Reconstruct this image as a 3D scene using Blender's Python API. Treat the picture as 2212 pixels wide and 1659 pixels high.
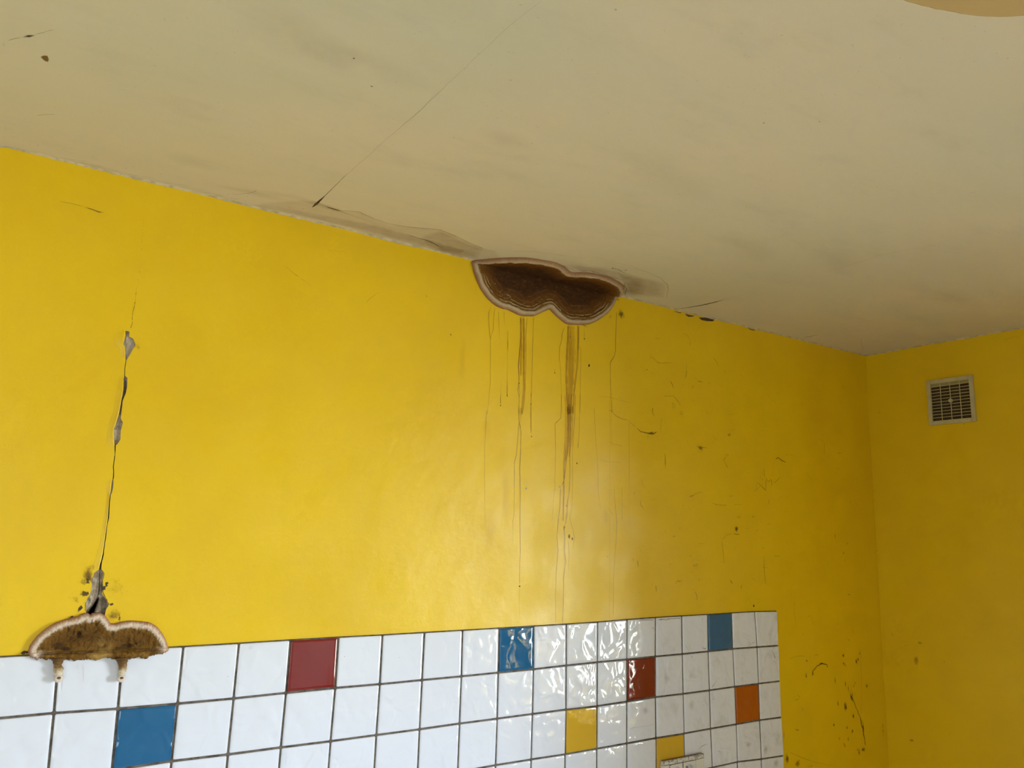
import bpy, bmesh, math, random
import numpy as np
from mathutils import Vector, Matrix, noise
random.seed(7)
S = bpy.context.scene
for o in list(bpy.data.objects): bpy.data.objects.remove(o)
COL = S.collection

# ------------------------------------------------------------------ camera
F_PX = 1717.03
ROT = np.array([[0.82535,-0.56409,0.02435],[0.12125,0.13495,-0.98341],[0.55144,0.81461,0.17978]])  # rows: right, down, forward
U_,_,V_ = np.linalg.svd(ROT); ROT = U_ @ V_
CAM = np.array([-2.12733,-1.64564,1.73209])
ZC, XR = 2.3975, 0.5648          # ceiling height, right wall plane
XL, YF = -4.0, -2.7              # left wall, front wall (behind the camera)
cd = bpy.data.cameras.new('camera'); cam = bpy.data.objects.new('camera', cd); COL.objects.link(cam)
cd.sensor_fit = 'HORIZONTAL'; cd.sensor_width = 36.0; cd.lens = F_PX*36.0/2212; cd.clip_start = 0.01
Mx = Matrix([[ROT[0][i], -ROT[1][i], -ROT[2][i], CAM[i]] for i in range(3)] + [[0,0,0,1]])
cam.matrix_world = Mx
S.camera = cam

# ------------------------------------------------------------------ view + world
S.view_settings.view_transform = 'Standard'; S.view_settings.look = 'None'
S.view_settings.gamma = 1.0; S.view_settings.use_curve_mapping = False
S.view_settings.exposure = 0.0
W = bpy.data.worlds.new('daylight'); S.world = W; W.use_nodes = True
nt = W.node_tree; nt.nodes.clear()
tc = nt.nodes.new('ShaderNodeTexCoord'); sp = nt.nodes.new('ShaderNodeSeparateXYZ')
rp = nt.nodes.new('ShaderNodeValToRGB'); mp = nt.nodes.new('ShaderNodeMapRange')
bg = nt.nodes.new('ShaderNodeBackground'); ow = nt.nodes.new('ShaderNodeOutputWorld')
nt.links.new(tc.outputs['Generated'], sp.inputs[0]); nt.links.new(sp.outputs['Z'], mp.inputs[0])
mp.inputs[1].default_value = -1; mp.inputs[2].default_value = 1
nt.links.new(mp.outputs[0], rp.inputs[0]); nt.links.new(rp.outputs[0], bg.inputs[0]); nt.links.new(bg.outputs[0], ow.inputs[0])
e = rp.color_ramp.elements
e[0].position = 0.0; e[0].color = (0.40,0.39,0.34,1)
e[1].position = 1.0; e[1].color = (0.60,0.74,1.08,1)
a = e.new(0.485); a.color = (0.62,0.63,0.55,1)
a = e.new(0.50); a.color = (0.80,0.90,1.06,1)
a = e.new(0.62); a.color = (0.72,0.85,1.06,1)
bg.inputs[1].default_value = 6.3
# the sky on the side of the right-hand window is the brighter one (thin cloud round the sun)
mx = nt.nodes.new('ShaderNodeMapRange'); mx.interpolation_type = 'SMOOTHSTEP'; nt.links.new(sp.outputs['X'], mx.inputs[0])
mx.inputs[1].default_value = 0.15; mx.inputs[2].default_value = 0.42; mx.inputs[3].default_value = 1.0; mx.inputs[4].default_value = 11.5
mz = nt.nodes.new('ShaderNodeMapRange'); nt.links.new(sp.outputs['Z'], mz.inputs[0]); mz.inputs[1].default_value = -0.45; mz.inputs[2].default_value = -0.12
mk = nt.nodes.new('ShaderNodeMix'); mk.inputs[2].default_value = 1.0; nt.links.new(mz.outputs[0], mk.inputs[0]); nt.links.new(mx.outputs[0], mk.inputs[3])
mm_ = nt.nodes.new('ShaderNodeMix'); mm_.data_type = 'RGBA'; mm_.blend_type = 'MULTIPLY'; mm_.inputs[0].default_value = 1.0
nt.links.new(rp.outputs[0], mm_.inputs[6]); nt.links.new(mk.outputs[0], mm_.inputs[7]); nt.links.new(mm_.outputs[2], bg.inputs[0])

# window openings: right wall (near the kitchen wall) and front wall (behind the camera)
WR = dict(y0=-2.24, y1=-1.34, z0=0.84, z1=2.0)
WF = dict(x0=-3.75, x1=-2.25, z0=0.70, z1=2.0)
WALL_T = 0.30
def portal(name, loc, rot, sx, sz):
    l = bpy.data.lights.new(name, 'AREA'); l.shape = 'RECTANGLE'; l.size = sx; l.size_y = sz
    l.energy = 1; l.cycles.is_portal = True
    o = bpy.data.objects.new(name, l); o.location = loc; o.rotation_euler = rot; COL.objects.link(o)
portal('window_portal', (XR+WALL_T+0.01, (WR['y0']+WR['y1'])/2, (WR['z0']+WR['z1'])/2), (0, math.pi/2, 0), WR['z1']-WR['z0'], WR['y1']-WR['y0'])
portal('window_portal', ((WF['x0']+WF['x1'])/2, YF-WALL_T-0.01, (WF['z0']+WF['z1'])/2), (math.pi/2, 0, 0), WF['x1']-WF['x0'], WF['z1']-WF['z0'])

# ------------------------------------------------------------------ tracing: a pixel's sight line cut with a wall or the ceiling
def ray(u, v):
    return np.array([(u-1106)/F_PX, (v-829.5)/F_PX, 1.0]) @ ROT
def onwall(u, v, off=0.0):
    d = ray(u,v); t = (-off-CAM[1])/d[1]; p = CAM+t*d; return (p[0], p[2])
def onceil(u, v):
    d = ray(u,v); t = (ZC-CAM[2])/d[2]; p = CAM+t*d; return (p[0], p[1])
def onright(u, v):
    d = ray(u,v); t = (XR-CAM[0])/d[0]; p = CAM+t*d; return (p[1], p[2])
def crop(ox, oy, s): return lambda pts: [(ox+x/s, oy+y/s) for x,y in pts]
c1 = crop(980,520,4.424); c2 = crop(20,1180,5.267); c4 = crop(1400,800,3.318); c5 = crop(150,680,3.192)
c7 = crop(1000,850,3.252); cA = crop(0,0,2.989); cB = crop(500,380,3.687); cC = crop(1300,500,3.687)
cD = crop(1660,1250,4.007); cE = crop(1740,600,4.686); cT = crop(1340,1290,4.495)

# ------------------------------------------------------------------ materials
class NB:
    def __init__(s, name):
        m = bpy.data.materials.new(name); m.use_nodes = True; s.m = m; s.t = m.node_tree; s.t.nodes.clear()
        s.out = s.n('ShaderNodeOutputMaterial'); s.p = s.n('ShaderNodeBsdfPrincipled')
        s.t.links.new(s.p.outputs[0], s.out.inputs[0]); s.co = s.n('ShaderNodeTexCoord').outputs['Object']
    def n(s, ty, **k):
        x = s.t.nodes.new(ty)
        for a, b in k.items(): setattr(x, a, b)
        return x
    def put(s, sock, v):
        if isinstance(v, bpy.types.NodeSocket): s.t.links.new(v, sock)
        elif isinstance(v, (tuple, list)) and len(v) == 3 and sock.type == 'RGBA': sock.default_value = (*v, 1)
        else: sock.default_value = v
    def noise(s, scale, detail=3, rough=0.5, co=None, dist=0.0):
        x = s.n('ShaderNodeTexNoise'); s.put(x.inputs['Vector'], co or s.co)
        x.inputs['Scale'].default_value = scale; x.inputs['Detail'].default_value = detail
        x.inputs['Roughness'].default_value = rough; x.inputs['Distortion'].default_value = dist
        return x.outputs[0]
    def ramp(s, v, a, b, c=0.0, d=1.0):
        x = s.n('ShaderNodeMapRange'); x.interpolation_type = 'SMOOTHSTEP'
        s.put(x.inputs[0], v); x.inputs[1].default_value = a; x.inputs[2].default_value = b
        x.inputs[3].default_value = c; x.inputs[4].default_value = d; return x.outputs[0]
    def math(s, op, a, b=0.0, c=0.0):
        x = s.n('ShaderNodeMath', operation=op); s.put(x.inputs[0], a); s.put(x.inputs[1], b); s.put(x.inputs[2], c); return x.outputs[0]
    def mix(s, f, a, b, mode='MIX'):
        x = s.n('ShaderNodeMix', data_type='RGBA', blend_type=mode)
        s.put(x.inputs[0], f); s.put(x.inputs[6], a); s.put(x.inputs[7], b); return x.outputs[2]
    def attr(s, name):
        return s.n('ShaderNodeAttribute', attribute_name=name).outputs['Fac']
    def cramp(s, v, stops):
        x = s.n('ShaderNodeValToRGB'); s.put(x.inputs[0], v); e = x.color_ramp.elements
        while len(e) > 1: e.remove(e[-1])
        e[0].position = stops[0][0]; e[0].color = (*stops[0][1], 1)
        for p, c in stops[1:]:
            k = e.new(p); k.color = (*c, 1)
        return x.outputs[0]
    def bump(s, h, strength, dist):
        x = s.n('ShaderNodeBump'); s.put(x.inputs['Height'], h); x.inputs['Strength'].default_value = strength
        x.inputs['Distance'].default_value = dist; s.t.links.new(x.outputs[0], s.p.inputs['Normal']); return x
    def set(s, **k):
        for a, v in k.items(): s.put(s.p.inputs[a.replace('_',' ')], v)
        return s.m

def simple(name, col, rough=0.5, var=0.12, scale=40, metallic=0.0, bump=0.0):
    b = NB(name); c = b.mix(b.ramp(b.noise(scale, 4), 0.35, 0.7), col, tuple(x*(1-var) for x in col))
    b.set(Base_Color=c, Roughness=rough, Metallic=metallic)
    if bump: b.bump(b.noise(scale*4, 4), 0.4, bump)
    return b.m

def yellow_paint():
    b = NB('yellow wall paint')
    c = b.mix(b.ramp(b.noise(3.0, 5, 0.6), 0.3, 0.75), (0.84,0.55,0.001), (0.77,0.49,0.001))
    c = b.mix(b.ramp(b.noise(26, 6, 0.7), 0.62, 0.80, 0, 0.35), c, (0.62,0.42,0.004))
    r = b.ramp(b.noise(9, 4), 0.3, 0.7, 0.36, 0.50)
    b.set(Base_Color=c, Roughness=r, Specular_IOR_Level=0.5)
    h = b.math('ADD', b.math('MULTIPLY', b.noise(5, 3), 2.0), b.math('ADD', b.math('MULTIPLY', b.noise(60, 3), 0.10), b.math('MULTIPLY', b.noise(500, 2), 0.035)))
    b.bump(h, 0.6, 0.006); return b.m
M_YEL = yellow_paint()

def ceiling_paint():
    b = NB('aged cream ceiling paint')
    st = b.n('ShaderNodeMapping'); b.put(st.inputs['Vector'], b.co); st.inputs['Scale'].default_value = (1, 2.6, 1); st.inputs['Rotation'].default_value = (0,0,0.5)
    c = b.mix(b.ramp(b.noise(1.6, 5, 0.6, co=st.outputs[0]), 0.35, 0.7), (0.76,0.665,0.49), (0.72,0.65,0.485))
    c = b.mix(b.ramp(b.noise(4.5, 6, 0.65, co=st.outputs[0]), 0.5, 0.78, 0, 0.5), c, (0.61,0.55,0.40))
    c = b.mix(b.ramp(b.noise(0.9, 3, co=b.co), 0.45, 0.7, 0, 0.5), c, (0.60,0.62,0.48))
    c = b.mix(b.ramp(b.noise(140, 2), 0.72, 0.78, 0, 0.35), c, (0.35,0.30,0.18))
    b.set(Base_Color=c, Roughness=0.6, Specular_IOR_Level=0.35)
    st2 = b.n('ShaderNodeMapping'); b.put(st2.inputs['Vector'], b.co); st2.inputs['Scale'].default_value = (1, 3.0, 1); st2.inputs['Rotation'].default_value = (0,0,-0.35)
    h = b.math('ADD', b.math('MULTIPLY', b.noise(3.5, 3, 0.5, co=st2.outputs[0], dist=0.4), 1.0), b.math('ADD', b.math('MULTIPLY', b.noise(22, 4, co=st2.outputs[0]), 0.06), b.math('MULTIPLY', b.noise(420, 2), 0.03)))
    b.bump(h, 0.5, 0.006); return b.m
M_CEIL = ceiling_paint()

def plaster():
    b = NB('bare crumbling plaster')
    c = b.mix(b.ramp(b.noise(45, 6, 0.7), 0.40, 0.62), (0.56,0.47,0.38), (0.30,0.22,0.15))
    c = b.mix(b.ramp(b.noise(160, 4), 0.6, 0.75, 0, 0.6), c, (0.62,0.56,0.46))
    b.set(Base_Color=c, Roughness=0.9); b.bump(b.noise(120, 5, 0.7), 0.9, 0.003); return b.m
M_PLA = plaster()
M_PEDGE = simple('pale plaster edge', (0.62,0.52,0.28), 0.85, 0.3, 200)

def glaze(name, col, dirt=1.0, wave=1.0, rough=0.07):
    b = NB(name)
    x = b.n('ShaderNodeSeparateXYZ'); b.put(x.inputs[0], b.co)
    near = b.ramp(x.outputs[0], -0.75, -0.25)           # the end of the backsplash next to the corner is grimy
    g = b.ramp(b.noise(16, 7, 0.75, dist=0.4), 0.50, 0.74)
    g = b.math('MULTIPLY', b.math('MULTIPLY', g, near), 0.34*dirt)
    c = b.mix(g, col, (0.30,0.28,0.22))
    f = b.math('MULTIPLY', b.ramp(b.noise(90, 6, 0.7, dist=1.2), 0.66, 0.74), b.math('MULTIPLY', near, 0.6*dirt))
    c = b.mix(f, c, (0.12,0.09,0.06))
    r = b.math('ADD', b.math('MULTIPLY', g, 0.5), rough)
    b.set(Base_Color=c, Roughness=r, Specular_IOR_Level=0.55)
    b.p.inputs['Coat Weight'].default_value = 0.35; b.p.inputs['Coat Roughness'].default_value = 0.03
    wm = b.n('ShaderNodeMapping'); b.put(wm.inputs['Vector'], b.co); wm.inputs['Scale'].default_value = (1,1,1)
    bb = b.bump(b.noise(25, 1.0, 0.4, co=wm.outputs[0], dist=0.8), 1.0, 0.0029*wave)
    b.t.links.new(bb.outputs[0], b.p.inputs['Coat Normal'])
    return b.m
M_TW = glaze('white glazed tile', (0.79,0.81,0.90))
M_TB = glaze('blue glazed tile', (0.008,0.115,0.27), 0.3)
M_TR = glaze('dark red glazed tile', (0.20,0.013,0.010), 0.3, 0.35)
M_TY = glaze('yellow glazed tile', (0.66,0.40,0.035), 0.5, 0.4)
M_TO = glaze('orange glazed tile', (0.42,0.082,0.004), 0.3)
def grout():
    b = NB('grey cement grout')
    c = b.mix(b.ramp(b.noise(60, 5, 0.7), 0.4, 0.65), (0.16,0.135,0.11), (0.07,0.052,0.04))
    b.set(Base_Color=c, Roughness=0.9); b.bump(b.noise(400, 3), 0.5, 0.001); return b.m
M_GR = grout()
M_VENT = simple('yellowed white plastic', (0.58,0.50,0.26), 0.5, 0.12, 60)
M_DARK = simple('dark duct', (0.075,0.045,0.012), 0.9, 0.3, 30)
def socket_plastic():
    b = NB('stained white socket plastic')
    g = b.n('ShaderNodeNewGeometry'); s = b.n('ShaderNodeSeparateXYZ'); b.put(s.inputs[0], g.outputs['Normal'])
    up = b.ramp(s.outputs[2], 0.4, 0.8)
    n1 = b.ramp(b.noise(110, 6, 0.75), 0.38, 0.52)
    pz = b.n('ShaderNodeSeparateXYZ'); b.put(pz.inputs[0], b.co)
    topb = b.math('MULTIPLY', b.ramp(pz.outputs[2], onwall(1475,1637,0.02)[1]-0.016, onwall(1475,1637,0.02)[1]-0.003), b.ramp(b.noise(130, 6, 0.8), 0.47, 0.56, 0, 0.85))
    up = b.math('MAXIMUM', up, 0.0)
    f = b.math('MAXIMUM', topb, b.math('MAXIMUM', b.math('MULTIPLY', up, b.ramp(b.noise(110,6,0.75),0.33,0.46)), b.math('MULTIPLY', b.ramp(b.noise(150, 6, 0.8), 0.60, 0.66), 0.8)))
    c = b.mix(f, (0.72,0.71,0.66), (0.13,0.055,0.03))
    b.set(Base_Color=c, Roughness=0.4); return b.m
M_SOCK = socket_plastic()
M_METAL = simple('dull metal contact', (0.5,0.48,0.45), 0.35, 0.2, 80, 1.0)
M_FLOOR = simple('worn grey floor covering', (0.50,0.45,0.40), 0.5, 0.3, 4)
M_WOOD = simple('white window paint', (0.75,0.74,0.70), 0.35, 0.06, 20)
def pane_mat():
    b = NB('window glass'); t = b.n('ShaderNodeBsdfTransparent'); g = b.n('ShaderNodeBsdfGlossy'); m = b.n('ShaderNodeMixShader')
    t.inputs[0].default_value = (0.95,0.97,0.96,1); g.inputs['Roughness'].default_value = 0.0
    lw = b.n('ShaderNodeFresnel'); lw.inputs[0].default_value = 1.3
    b.put(m.inputs[0], lw.outputs[0]); b.put(m.inputs[1], t.outputs[0]); b.put(m.inputs[2], g.outputs[0])
    b.t.links.new(m.outputs[0], b.out.inputs[0]); b.t.nodes.remove(b.p); return b.m
M_GLASS = pane_mat()
M_WHITEW = simple('off white wall paint', (0.42,0.40,0.36), 0.6, 0.06, 5)

def stain_mat(name, col, scale=60, lo=0.25, hi=0.75, stretch=(1,1,1), amt=1.0, rough=0.6, patch=0.0):
    """thin coat of dirt, or of painted crack shade: its cover is the mesh attribute 'a' broken up by noise"""
    b = NB(name); mpn = b.n('ShaderNodeMapping'); b.put(mpn.inputs['Vector'], b.co); mpn.inputs['Scale'].default_value = stretch
    n = b.noise(scale, 5, 0.65, co=mpn.outputs[0])
    a = b.attr('a')
    if patch:   # ragged patchy cover
        f = b.ramp(b.math('ADD', a, b.math('MULTIPLY', b.math('SUBTRACT', n, 0.5), patch)), lo, hi, 0, amt)
    else:
        f = b.math('MULTIPLY', a, b.ramp(n, lo, hi, 0.45*amt, amt))
    tr = b.n('ShaderNodeBsdfTransparent'); m = b.n('ShaderNodeMixShader')
    b.set(Base_Color=col, Roughness=rough)
    b.put(m.inputs[0], f); b.put(m.inputs[1], tr.outputs[0]); b.put(m.inputs[2], b.p.outputs[0])
    b.t.links.new(m.outputs[0], b.out.inputs[0]); return b.m
ST_STREAK = stain_mat('amber seep stain', (0.50,0.24,0.002), 40, stretch=(1,1,0.12), rough=0.35)
ST_DARK   = stain_mat('dark brown seep stain', (0.21,0.075,0.002), 60, stretch=(1,1,0.15), rough=0.35)
ST_LINE   = stain_mat('dusty cobweb brown', (0.22,0.085,0.006), 120)
ST_MOULD  = stain_mat('olive mould', (0.20,0.10,0.008), 110, 0.22, 0.95, patch=1.1, amt=0.75)
ST_BLACK  = stain_mat('black mould', (0.06,0.035,0.012), 210, 0.40, 0.60, patch=1.7, amt=0.95)
ST_CEIL   = stain_mat('brown water mark on ceiling', (0.46,0.31,0.15), 14, stretch=(1,1.5,1))
ST_CDARK  = stain_mat('painted crack shade and specks', (0.030,0.016,0.006), 150, 0.1, 0.45, rough=0.9)  # shade inside cracks painted as dark colour; also used for fly specks
ST_GREY   = stain_mat('grey smudge on ceiling', (0.50,0.48,0.36), 12, amt=0.35)
ST_RUST   = stain_mat('tan soaked patch on ceiling', (0.62,0.43,0.18), 9, 0.3, 0.6, stretch=(1,3,1), patch=0.5, amt=0.95)
ST_PALE   = stain_mat('pale paint ridge', (0.72,0.62,0.36), 90)

# ------------------------------------------------------------------ object helpers
def link(name, bm, mats, parent=None, smooth=False, kind=None, label=None, cat=None, group=None):
    me = bpy.data.meshes.new(name); bm.to_mesh(me); bm.free()
    for m in (mats if isinstance(mats, (list,tuple)) else [mats]): me.materials.append(m)
    if smooth:
        for p in me.polygons: p.use_smooth = True
    o = bpy.data.objects.new(name, me); COL.objects.link(o)
    if parent: o.parent = parent
    if kind: o['kind'] = kind
    if label: o['label'] = label
    if cat: o['category'] = cat
    if group: o['group'] = group
    return o
def empty(name, loc, label, cat, group=None):
    o = bpy.data.objects.new(name, None); o.location = loc; COL.objects.link(o); o.empty_display_size = 0.05
    o['label'] = label; o['category'] = cat
    if group: o['group'] = group
    return o
def adopt(child, parent):
    child.parent = parent; child.matrix_parent_inverse = Matrix.Translation(parent.location).inverted()
def box(bm, a, b, mi=0):
    v = [bm.verts.new((x,y,z)) for x in (a[0],b[0]) for y in (a[1],b[1]) for z in (a[2],b[2])]
    for f in ((0,1,3,2),(4,6,7,5),(0,4,5,1),(2,3,7,6),(0,2,6,4),(1,5,7,3)):
        q = bm.faces.new([v[i] for i in f]); q.material_index = mi
    return v
def fill_wall(outer, holes, axis, plane, thick, crack_idx=()):
    """flat wall with openings: outer/holes are loops of (a,b); axis 'y' -> (a,plane,b), 'x' -> (plane,a,b)"""
    bm = bmesh.new(); P = (lambda a,b,t: (a, plane+t, b)) if axis == 'y' else (lambda a,b,t: (plane+t, a, b))
    edges = []; loops = []
    for L in [outer]+holes:
        vs = [bm.verts.new(P(a,b,0)) for a,b in L]; loops.append(vs)
        edges += [bm.edges.new((vs[i], vs[(i+1)%len(vs)])) for i in range(len(vs))]
    bmesh.ops.triangle_fill(bm, use_beauty=True, use_dissolve=False, edges=edges)
    front = list(bm.faces)
    for li, L in enumerate([outer]+holes):
        n = len(L); back = [bm.verts.new(P(a,b,thick)) for a,b in L]
        for i in range(n):
            f = bm.faces.new((loops[li][i], loops[li][(i+1)%n], back[(i+1)%n], back[i]))
            f.material_index = 1 if (li-1) in crack_idx else 0
    bmesh.ops.recalc_face_normals(bm, faces=bm.faces)
    return bm

# ------------------------------------------------------------------ the crack running down the kitchen wall
right = c5([(404,112),(415,118),(412,150),(440,165),(457,205),(420,270),(393,315),(389,345),(384,375),(383,420),(400,435),(398,500),(388,545),
            (368,590),(362,650),(354,710),(358,725),(370,740),(354,800),(352,860),(332,890),(320,900),(317,960),(312,1005),(305,1050),(309,1080),(307,1120),
            (303,1135),(302,1190),(292,1230),(284,1245),(279,1300),(274,1400),(261,1450),(255,1520),(245,1580),(237,1645)]) \
      + c2([(1082,70),(1066,140),(1052,200),(1048,262),(1075,290),(1068,350),(1060,400),(1064,470),(1055,540),(1080,570),(1105,610),(1138,655),(1122,690),(1105,710),(1092,760),(1085,800)])
left  = c5([(383,110),(385,155),(372,180),(367,205),(384,218),(385,280),(388,315),(384,345),(379,375),(378,420),(372,450),(370,510),(360,570),(350,620),(335,700),(320,750),
            (303,790),(305,860),(311,900),(312,960),(306,1005),(299,1050),(302,1080),(300,1120),(292,1150),(283,1210),(277,1245),(272,1300),(264,1400),(254,1450),(248,1520),(238,1580),(229,1645)]) \
      + c2([(1066,70),(1050,140),(1030,200),(1020,262),(970,300),(955,340),(930,380),(940,440),(935,490),(912,560),(890,590),(875,620),(872,690),(876,740),(868,800)])
crack_loop = [onwall(u,v) for u,v in right] + [onwall(u,v) for u,v in reversed(left)]
chips = [ [onwall(u,v) for u,v in cC([(660,653),(740,672),(735,678),(690,680),(672,668)])],
          [onwall(u,v) for u,v in cC([(770,684),(835,682),(900,698),(890,716),(835,714),(795,706)])],
          [onwall(u,v) for u,v in cC([(1160,768),(1225,784),(1215,790),(1180,782)])],
          [onwall(u,v) for u,v in cC([(570,631),(640,645),(625,650),(590,642)])] ]
chips = [[(x, min(z, ZC-0.0015)) for x,z in L] for L in chips]
wall_back = link('wall_back', fill_wall([(XL,0.0),(XR,0.0),(XR,ZC),(XL,ZC)], [crack_loop]+chips, 'y', 0.0, 0.20, (0,1,2,3,4)), [M_YEL, M_PEDGE], kind='structure')
def slab():
    bm = bmesh.new()
    xs = [p[0] for p in crack_loop]; zs = [p[1] for p in crack_loop]
    x0, x1, z0, z1 = min(xs)-0.02, max(xs)+0.02, min(zs)-0.02, max(zs)+0.02
    nx, nz = 60, 360
    g = [[bm.verts.new((x0+(x1-x0)*i/nx, 0.0045+0.0016*noise.noise(Vector((i*0.35,j*0.22,3)))+0.0012*noise.noise(Vector((i*0.9,j*0.8,8))), z0+(z1-z0)*j/nz)) for i in range(nx+1)] for j in range(nz+1)]
    for j in range(nz):
        for i in range(nx): bm.faces.new((g[j][i], g[j][i+1], g[j+1][i+1], g[j+1][i]))
    return bm
link('exposed_plaster', slab(), M_PLA, wall_back, smooth=True, label='bare grey plaster showing inside the long crack')
bm = bmesh.new(); box(bm, (-0.9,0.006,ZC-0.05),(XR,0.02,ZC-0.0005)); link('plaster_behind_chips', bm, simple('brown lath behind chips',(0.16,0.09,0.03),0.9,0.4,60), wall_back, label='brown plaster showing in chips under the ceiling edge')

def flakes():
    bm = bmesh.new()
    sets = [ (c5([(352,108),(318,140),(306,165),(312,205),(345,232),(352,275),(372,292)]), c5([(383,108),(386,140),(381,165),(367,205),(382,225),(384,270),(386,292)]), 0.006),
             (c5([(345,425),(338,480),(322,560),(300,680),(275,740),(265,800),(262,850),(262,890),(290,905)]), c5([(372,440),(370,510),(360,570),(337,690),(318,752),(303,790),(304,830),(306,865),(311,900)]), 0.006),
             (c5([(278,1130),(255,1165),(250,1200),(262,1250),(248,1330),(238,1400),(225,1500),(210,1580),(205,1645)]), c5([(296,1135),(290,1155),(283,1210),(277,1245),(271,1300),(263,1400),(249,1500),(238,1580),(229,1645)]), 0.004),
             (c2([(1010,20),(1000,90),(970,180),(955,260),(930,300)]), c2([(1064,75),(1052,130),(1032,195),(1018,262),(972,300)]), 0.004) ]
    for L, E, h in sets:
        n = len(L); rows = []
        for i in range(n):
            lx, lz = onwall(*L[i]); ex, ez = onwall(*E[i]); k = math.sin(math.pi*min(1,max(0,(i+0.5)/n)))**0.5*h*0.7
            r = []
            for j in range(5):
                t = j/4; r.append(bm.verts.new((lx+(ex-lx)*t, -0.0002-k*t**1.4, lz+(ez-lz)*t)))
            r.append(bm.verts.new((ex-0.0004, -0.0002-k+0.0012, ez))); r.append(bm.verts.new((ex-0.0008, 0.0005, ez)))
            rows.append(r)
        for i in range(n-1):
            for j in range(6):
                f = bm.faces.new((rows[i][j], rows[i+1][j], rows[i+1][j+1], rows[i][j+1])); f.material_index = 0 if j < 4 else 1; f.smooth = j < 4
    bmesh.ops.recalc_face_normals(bm, faces=bm.faces)
    return bm
link('lifted_paint', flakes(), [M_YEL, M_PEDGE], wall_back, label='yellow paint curling up along the crack')

# ------------------------------------------------------------------ rest of the room shell
bm = bmesh.new(); box(bm, (XL-0.3,YF-0.3,ZC),(XR+0.3,0.2,ZC+0.2)); ceiling = link('ceiling', bm, M_CEIL, kind='structure')
bm = bmesh.new(); box(bm, (XL-0.3,YF-0.3,-0.2),(XR+0.3,0.2,0)); link('floor', bm, M_FLOOR, kind='structure')
hole = [(WR['y0'],WR['z0']),(WR['y1'],WR['z0']),(WR['y1'],WR['z1']),(WR['y0'],WR['z1'])]
wall_right = link('wall_right', fill_wall([(YF,0),(0,0),(0,ZC),(YF,ZC)], [hole], 'x', XR, WALL_T), M_YEL, kind='structure')
hole = [(WF['x0'],WF['z0']),(WF['x1'],WF['z0']),(WF['x1'],WF['z1']),(WF['x0'],WF['z1'])]
link('wall_front', fill_wall([(XL,0),(XR,0),(XR,ZC),(XL,ZC)], [hole], 'y', YF, -WALL_T), M_WHITEW, kind='structure')
bm = bmesh.new(); box(bm, (XL-0.2,YF,0),(XL,0,ZC)); link('wall_left', bm, M_WHITEW, kind='structure')

def window(name, axis, plane, a0, a1, z0, z1, nm):
    bm = bmesh.new(); w = 0.055
    def bx(p, q, t0, t1):
        if axis == 'x': box(bm, (plane+t0, p[0], p[1]), (plane+t1, q[0], q[1]))
        else: box(bm, (p[0], plane-t1, p[1]), (q[0], plane-t0, q[1]))
    T0, T1 = WALL_T-0.09, WALL_T-0.03
    bx((a0,z0),(a0+w,z1),T0,T1); bx((a1-w,z0),(a1,z1),T0,T1); bx((a0,z0),(a1,z0+w),T0,T1); bx((a0,z1-w),(a1,z1),T0,T1)
    for i in range(1, nm+1):
        m = a0+(a1-a0)*i/(nm+1); bx((m-w/2,z0+w),(m+w/2,z1-w),T0,T1)
    o = link(name, bm, M_WOOD, kind='structure')
    bm = bmesh.new(); bx((a0+w,z0+w),(a1-w,z1-w),T0+0.028,T0+0.032); link('pane', bm, M_GLASS, o)
    return o
window('window_1', 'x', XR, WR['y0'], WR['y1'], WR['z0'], WR['z1'], 1)
window('window_2', 'y', YF, WF['x0'], WF['x1'], WF['z0'], WF['z1'], 1)

def cove():
    """ragged line of ceiling paint lapping down over the walls"""
    bm = bmesh.new()
    def run(P, L, step, seed):
        n = int(L/step); prev = None
        for i in range(n+1):
            t = i*step
            d = 0.0022+0.0028*max(0, noise.noise(Vector((t*7,seed,0)))+0.25)+0.0016*noise.noise(Vector((t*70,seed,5)))+0.0012*noise.noise(Vector((t*260,seed,9)))
            k = 0.0025+0.001*noise.noise(Vector((t*30,seed,2)))
            d = max(d, 0.0008)
            q = [bm.verts.new(P(t, 0.0, d)), bm.verts.new(P(t, k*0.55, d-0.0003)), bm.verts.new(P(t, k, d*0.5)), bm.verts.new(P(t, k*2.2, 0.0))]
            if prev:
                for j in range(3): bm.faces.new((prev[j], q[j], q[j+1], prev[j+1]))
            prev = q
    run(lambda t,o,d: (XL+t, -o, ZC-d), XR-XL, 0.0035, 1.0)
    run(lambda t,o,d: (XR-o, -t, ZC-d), -YF, 0.0035, 4.0)
    bmesh.ops.recalc_face_normals(bm, faces=bm.faces); return bm
link('trim_1', cove(), simple('cream paint ridge', (0.68,0.58,0.38), 0.6, 0.35, 60), kind='structure', smooth=True)

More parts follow.
